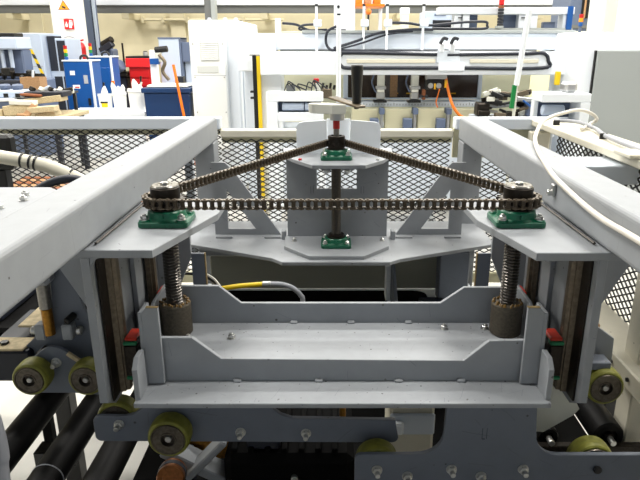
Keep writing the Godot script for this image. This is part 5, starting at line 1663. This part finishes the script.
	cable_carrier([Vector3(0.06, 1.87, -6.26), Vector3(-0.04, 1.82, -6.24), Vector3(-0.06, 1.72, -6.24), Vector3(-0.02, 1.65, -6.22), Vector3(0.06, 1.64, -6.2), Vector3(0.30, 1.635, -6.2), Vector3(0.90, 1.628, -6.2), Vector3(1.05, 1.628, -6.2)], 0.014, "thick dark cable hanging in an S left of the guard pole")
	cable_carrier([Vector3(0.02, 1.66, -6.18), Vector3(0.25, 1.73, -6.26), Vector3(0.45, 1.80, -6.28), Vector3(0.75, 1.835, -6.28), Vector3(1.0, 1.835, -6.28)], 0.014, "dark cable climbing across the upper gantry beam")
	cable_carrier([Vector3(0.06, 1.65, -6.17), Vector3(0.30, 1.71, -6.25), Vector3(0.55, 1.79, -6.27), Vector3(0.80, 1.82, -6.29)], 0.010, "second dark cable climbing beside the first across the beam")
	cable_carrier([Vector3(0.56, 1.90, -6.28), Vector3(0.75, 1.895, -6.28), Vector3(0.95, 1.875, -6.3), Vector3(1.30, 1.905, -6.3), Vector3(1.52, 1.91, -6.35), Vector3(1.545, 1.88, -6.35), Vector3(1.50, 1.845, -6.35), Vector3(1.0, 1.845, -6.35)], 0.013, "dark cable loop lying along the top of the gantry beam")
	cable_carrier([Vector3(1.05, 1.48, -5.996), Vector3(0.50, 1.48, -5.996), Vector3(0.16, 1.48, -5.996), Vector3(0.09, 1.50, -5.996), Vector3(0.06, 1.555, -5.996), Vector3(0.09, 1.605, -5.996), Vector3(0.16, 1.62, -5.996), Vector3(1.00, 1.605, -5.996)], 0.017, "flat dark cable loop on the lower gantry beam behind the crank grip")
	cable_carrier([Vector3(1.10, 1.60, -5.996), Vector3(1.40, 1.607, -5.996), Vector3(1.85, 1.612, -5.996), Vector3(2.02, 1.615, -5.996), Vector3(2.07, 1.55, -5.996), Vector3(2.02, 1.48, -5.996), Vector3(1.25, 1.48, -5.996)], 0.017, "flat dark cable loop at the right end of the lower gantry beam")
	# head slide plates on the beam
	var sp := thing("slide_plate", "white slide carriage with two dark hose elbows on the gantry beam", "carriage", Vector3(1.08, 1.42, -5.98))
	bx(sp, "plate", M.white, 1.02, 1.27, 1.455, 1.53, -6.0, -5.975, 0.004)
	bx(sp, "back_rib", M.white2, 1.00, 1.22, 1.53, 1.64, -6.0, -5.985, 0.004)
	for x in [1.02, 1.12]:
		bx(sp, "bracket", M.white, x, x + 0.05, 1.62, 1.71, -6.05, -5.98, 0.01)
		st = mb()
		tube(st, [Vector3(x + 0.0, 1.70, -5.95), Vector3(x + 0.03, 1.75, -5.95), Vector3(x + 0.07, 1.74, -5.95)], 0.016, 8, 5)
		build(sp, "elbow", st, M.chalk)
	# white trough on the beam
	var tr := thing("hose_trough", "long cream cable trough on the lower gantry beam", "trough", Vector3(0.6, 1.51, -5.98))
	bx(tr, "channel", M.cream, 0.14, 0.99, 1.525, 1.565, -6.0, -5.988, 0.005)
	tr = thing("hose_trough", "cream cable trough right of the slide carriage", "trough", Vector3(1.6, 1.51, -5.98))
	bx(tr, "channel", M.cream, 1.32, 1.98, 1.525, 1.565, -6.0, -5.988, 0.005)
	# left feed unit
	var f := thing("feed_unit", "white framed feed unit with cylinders left of the crank", "machine unit", Vector3(-0.3, 0, -5.6))
	bx(f, "top_beam", M.white, -0.60, -0.08, 1.20, 1.285, -5.75, -5.60, 0.006)
	bx(f, "left_post", M.white, -0.60, -0.50, 0.0, 1.20, -5.75, -5.60, 0.006)
	bx(f, "lower_beam", M.white, -0.50, -0.08, 1.02, 1.10, -5.72, -5.60, 0.006)
	bx(f, "back_plate", M.slate, -0.50, -0.10, 1.10, 1.20, -5.74, -5.72, 0.0)
	bx(f, "right_post", M.white, -0.12, -0.06, 0.0, 1.02, -5.75, -5.62, 0.006)
	for q in [[-0.46, -0.26], [-0.25, -0.12]]:
		st = mb()
		cyl(st, Vector3(q[0], 1.15, -5.66), Vector3(q[1], 1.15, -5.66), 0.035, 14, 0.004)
		build(f, "cylinder", st, M.pale_blue)
		st = mb()
		cyl(st, Vector3(q[0] + 0.02, 1.185, -5.66), Vector3(q[1] - 0.03, 1.185, -5.66), 0.008, 8)
		build(f, "tie_rod", st, M.chalk)
	var rr := RandomNumberGenerator.new()
	rr.seed = 12
	for k in 7:
		st = mb()
		var x0 := -0.44 + 0.05 * k
		tube(st, [Vector3(x0, 1.29, -5.68), Vector3(x0 + rr.randf_range(-0.03, 0.05), 1.36 + rr.randf_range(-0.02, 0.03), -5.66), Vector3(x0 + 0.10, 1.30 + rr.randf_range(0, 0.04), -5.64)], 0.006, 6, 6)
		build(f, "hose_loop", st, M.chalk)
	bx(f, "valve_block", M.beam_grey, -0.42, -0.34, 1.285, 1.34, -5.72, -5.66, 0.006)
	bx(f, "red_valve", M.red, -0.17, -0.12, 1.36, 1.40, -5.74, -5.68, 0.006)
	bx(f, "valve_body", M.bevel_white, -0.16, -0.11, 1.285, 1.36, -5.74, -5.68, 0.006)
	bx(f, "gear_block", M.brown_steel, -0.10, 0.0, 1.22, 1.31, -5.78, -5.68, 0.01)
	for k in 4:
		st = mb()
		cyl(st, Vector3(-0.09 + k * 0.035, 1.30, -5.70), Vector3(-0.08 + k * 0.035, 1.36 - 0.02 * (k % 2), -5.70), 0.012, 8)
		build(f, "fitting", st, M.dark_steel)
	# grinding unit right of the window
	var g := thing("cutter_unit", "brown and black cutter mechanism on the bed right of the gantry window", "mechanism", Vector3(1.62, 0.86, -5.8))
	bx(g, "base_plate", M.white2, 1.36, 2.10, 0.86, 1.04, -6.07, -5.7, 0.006)
	bx(g, "stand", M.white2, 1.40, 2.06, 0.0, 0.86, -6.07, -5.75, 0.006)
	for k in 34:
		st = mb()
		var a := Vector3(rr.randf_range(1.36, 1.80), rr.randf_range(1.05, 1.27), rr.randf_range(-5.95, -5.75))
		bar(st, a, a + Vector3(rr.randf_range(0.06, 0.20), rr.randf_range(-0.05, 0.05), rr.randf_range(-0.05, 0.05)), rr.randf_range(0.02, 0.05), rr.randf_range(0.02, 0.05), Vector3.UP, 0.004)
		build(g, "lever", st, [M.dark_steel, M.brown_steel, M.bevel_white, M.black, M.silver][k % 5])
	st = mb()
	bar(st, Vector3(1.50, 1.22, -5.85), Vector3(1.88, 1.26, -5.85), 0.06, 0.03, Vector3.UP, 0.005)
	build(g, "cutter_bar", st, M.dark_steel)
	st = mb()
	bar(st, Vector3(1.48, 1.27, -5.9), Vector3(1.78, 1.245, -5.85), 0.05, 0.025, Vector3.UP, 0.005)
	build(g, "cutter_bar", st, M.brown_steel)
	bx(g, "motor", M.dark_steel, 1.38, 1.50, 1.04, 1.17, -5.95, -5.8, 0.015)
	bx(g, "blue_motor", M.slate, 1.84, 1.98, 1.05, 1.18, -5.95, -5.75, 0.015)
	st = mb()
	tube(st, [Vector3(1.78, 1.20, -5.72), Vector3(1.86, 1.14, -5.70), Vector3(1.93, 1.06, -5.70)], 0.010, 6, 5)
	build(g, "blue_line", st, M.blue)
	# right frame
	f = thing("outfeed_frame", "white outfeed frame with pale cylinder at right behind the cable arch", "machine unit", Vector3(1.95, 0, -5.1))
	bx(f, "top_beam", M.white, 1.72, 2.12, 1.245, 1.315, -5.30, -5.02, 0.006)
	bx(f, "right_post", M.white, 2.04, 2.12, 0.0, 1.245, -5.30, -5.02, 0.006)
	bx(f, "left_post", M.white, 1.72, 1.76, 0.0, 1.245, -5.30, -5.22, 0.006)
	bx(f, "lower_beam", M.white2, 1.76, 2.04, 1.05, 1.09, -5.25, -5.05, 0.006)
	st = mb()
	cyl(st, Vector3(1.77, 1.17, -5.15), Vector3(1.95, 1.17, -5.15), 0.045, 14, 0.006)
	build(f, "cylinder", st, M.pale_blue)
	bx(f, "slot_plate", M.slate, 1.76, 2.04, 1.10, 1.235, -5.27, -5.25, 0.002)
	bx(f, "yellow_stop", M.yellow, 2.06, 2.10, 1.34, 1.46, -5.75, -5.70, 0.004)
	bx(f, "silver_head", M.silver, 1.93, 2.03, 1.315, 1.40, -5.25, -5.1, 0.02)
	# overhead things behind the gantry
	var w2 := thing("white_pillar", "white square pillar rising behind the gantry beam", "pillar", Vector3(0.155, 0, -8.1))
	bx(w2, "shaft", M.white, 0.025, 0.287, 0.0, CEIL, -8.3, -8.0, 0.01)
	st = mb()
	cyl(st, Vector3(0.08, 2.14, -8.0), Vector3(0.08, 2.14, -7.98), 0.018, 10)
	build(w2, "bolt", st, M.chalk)
	var os := thing("storage_rack", "orange storage rack with boxes behind the gantry", "rack", Vector3(0.75, 0, -9.2))
	bx(os, "shelf_board", M.orange, 0.30, 0.74, 2.20, 2.235, -9.6, -9.0, 0.004)
	for x in [0.32, 0.72]:
		bx(os, "upright", M.white2, x - 0.025, x + 0.025, 0.0, 2.20, -9.58, -9.5, 0.003)
	for k in 3:
		bx(os, "crate", M.card if k == 1 else M.orange, 0.33 + k * 0.13, 0.43 + k * 0.13, 2.235, 2.33, -9.4, -9.1, 0.01)
	var ol := thing("orange_lamp", "small orange round lamp on a dark stem behind the standpipes", "lamp", Vector3(0.455, 1.85, -8.0))
	st = mb()
	lathe(st, [Vector2(0, 0), Vector2(0.025, 0.006), Vector2(0.038, 0.03), Vector2(0.034, 0.055), Vector2(0.02, 0.07), Vector2(0, 0.075)], Vector3(0.455, 2.045, -8.0), Vector3.UP, 14)
	build(ol, "globe", st, M.orange)
	st = mb()
	cyl(st, Vector3(0.455, 0.0, -8.0), Vector3(0.455, 2.05, -8.0), 0.014, 8)
	build(ol, "stem", st, M.chalk)
	var bxs := thing("paper_stack", "upright cream box behind the third standpipe", "box", Vector3(1.03, 0, -9.0))
	bx(bxs, "body", M.bevel_white, 0.97, 1.085, 0.0, 2.18, -9.15, -9.0, 0.006)
	bx(bxs, "lid", M.white, 0.965, 1.09, 2.10, 2.185, -9.155, -8.995, 0.006)
	bx(bxs, "side_box", M.cream, 0.76, 0.97, 0.0, 1.95, -9.15, -9.0, 0.006)
	var gm := thing("grey_press", "pale grey machine with dark window behind the gantry", "machine", Vector3(1.66, 0, -9.2))
	bx(gm, "body", M.pale_blue, 1.31, 2.05, 0.0, 2.14, -9.6, -9.0, 0.01)
	bx(gm, "window", M.glass, 1.42, 1.86, 1.84, 2.02, -9.0, -8.99, 0.0)
	bx(gm, "print", M.slate, 1.44, 1.60, 2.075, 2.10, -9.0, -8.995, 0.0)
	var gf := thing("grey_portal", "light grey machine portal with square openings above the right beam", "portal", Vector3(2.05, 0, -7.6))
	bx(gf, "top_bar", M.steel_beam, 1.25, 2.84, 2.03, 2.11, -7.7, -7.5, 0.006)
	bx(gf, "bottom_bar", M.grey_panel, 1.25, 2.84, 1.84, 1.88, -7.7, -7.5, 0.006)
	for x in [1.44, 1.54, 2.20, 2.34, 2.72]:
		bx(gf, "upright", M.steel_beam, x, x + 0.08, 0.0 if x > 2.7 or x < 1.5 else 1.86, 2.05, -7.7, -7.52, 0.004)
	bx(gf, "inner_panel", M.slate, 1.62, 1.74, 1.88, 2.03, -7.68, -7.64, 0.002)
	bx(gf, "inner_panel", M.slate, 2.0, 2.20, 1.88, 2.03, -7.68, -7.64, 0.002)
	bx(gf, "inner_box", M.slate, 2.52, 2.66, 1.88, 1.95, -7.68, -7.6, 0.004)
	bx(gf, "blue_stripe", M.blue, 2.755, 2.82, 1.86, 2.12, -7.52, -7.49, 0.002)
	for x in [1.50, 2.24]:
		bx(gf, "slot", M.chalk, x - 0.02, x + 0.03, 1.985, 2.0, -7.505, -7.498, 0.0)
	var sg := thing("signal_tower", "dark ribbed signal lamp with red top on the grey frame", "signal lamp", Vector3(1.955, 1.88, -7.4))
	for k in 7:
		st = mb()
		cyl(st, Vector3(1.955, 1.90 + k * 0.032, -7.42), Vector3(1.955, 1.928 + k * 0.032, -7.42), 0.034, 12, 0.004)
		build(sg, "ring", st, M.wood_red if k == 6 else M.chalk)
	st = mb()
	cyl(st, Vector3(1.955, 2.125, -7.42), Vector3(1.955, 2.24, -7.42), 0.03, 12, 0.008)
	build(sg, "red_lens", st, M.sign_red)
	bx(sg, "bracket", M.grey_panel, 1.92, 1.99, 1.875, 1.90, -7.5, -7.38, 0.002)
	sg = thing("signal_lamp", "small blue and red signal lamp by the dark window", "signal lamp", Vector3(3.51, 1.9, -9.0))
	var cc := [M.blue, M.sign_orange, M.red]
	for k in 3:
		st = mb()
		cyl(st, Vector3(3.51, 1.94 + k * 0.055, -9.0), Vector3(3.51, 1.99 + k * 0.055, -9.0), 0.03, 12, 0.003)
		build(sg, "lens", st, cc[k])
	st = mb()
	cyl(st, Vector3(3.51, 0.0, -9.0), Vector3(3.51, 1.94, -9.0), 0.02, 10)
	build(sg, "post", st, M.slate)
	var wm := thing("dark_machine", "tall slate machine with a large black window at upper right", "machine", Vector3(4.9, 0, -12.2))
	bx(wm, "body", M.slate, 4.45, 5.6, 0.0, 2.9, -13.0, -12.0, 0.01)
	bx(wm, "window", M.glass, 4.66, 5.25, 2.16, 2.8, -12.0, -11.98, 0.0)
	bx(wm, "mullion", M.card, 4.70, 4.73, 2.16, 2.8, -11.98, -11.96, 0.0)
	bx(wm, "lower_band", M.beam_grey, 4.45, 5.6, 1.98, 2.04, -12.0, -11.98, 0.0)
	var wc := thing("white_column", "wide white column at the upper right edge", "column", Vector3(3.7, 0, -8.2))
	bx(wc, "shaft", M.bevel_white, 3.40, 3.56, 0.0, CEIL, -8.5, -8.0, 0.01)
	bx(wc, "face", M.white, 3.56, 4.5, 0.0, CEIL, -8.6, -8.1, 0.01)
	bx(wc, "blue_tag", M.blue, 3.93, 4.05, 1.93, 2.0, -8.1, -8.09, 0.0)
	bx(wc, "red_tag", M.sign_red, 3.93, 4.05, 1.84, 1.93, -8.1, -8.09, 0.0)
	# big white cladding behind the gantry
	var pn := thing("partition_panel", "pale partition wall behind the gantry machine", "partition", Vector3(2.0, 0, -10.5))
	for k in 5:
		bx(pn, "panel", M.beige_panel, -0.9 + k * 1.3, 0.38 + k * 1.3, 0.0, 1.9, -10.55, -10.5, 0.005)

func pallet(p: Vector3, label: String) -> void:
	var t := thing("wooden_pallet", label, "pallet", p, "brown wooden pallets on the floor")
	for k in 6:
		bx(t, "deck_board", M.wood_red if k % 2 == 0 else M.card, p.x - 0.5, p.x + 0.5, 0.10, 0.122, p.z - 0.40 + k * 0.145, p.z - 0.29 + k * 0.145, 0.003)
	for k in 3:
		bx(t, "bearer", M.wood_red, p.x - 0.48 + k * 0.43, p.x - 0.38 + k * 0.43, 0.0, 0.10, p.z - 0.40, p.z + 0.43, 0.003)

func _ready() -> void:
	rng.seed = 7
	make_materials()
	setup_view()
	ceiling_lamps()
	room()
	make_bolts()
	make_bearing()
	make_wheel_meshes()
	frame()
	bearing(Vector3(SL, YP, ZS), "green flange bearing under the left sprocket on the front shelf")
	bearing(Vector3(SR, YP, ZS), "green flange bearing under the right sprocket on the front shelf")
	bearing(Vector3(XB, YP, ZB), "green flange bearing on the upper rear shelf below the small sprocket")
	bearing(Vector3(XB, 0.955, ZB), "green flange bearing on the rear pad at the shaft foot")
	lead_screw(SL, "left threaded lead screw with dark sprocket hub")
	lead_screw(SR, "right threaded lead screw with dark sprocket hub")
	crank()
	chain()
	carriage()
	linkages()
	conveyor()
	drive_unit()
	guards()
	cables()
	hall_left()
	switch_cabinet()
	gantry()
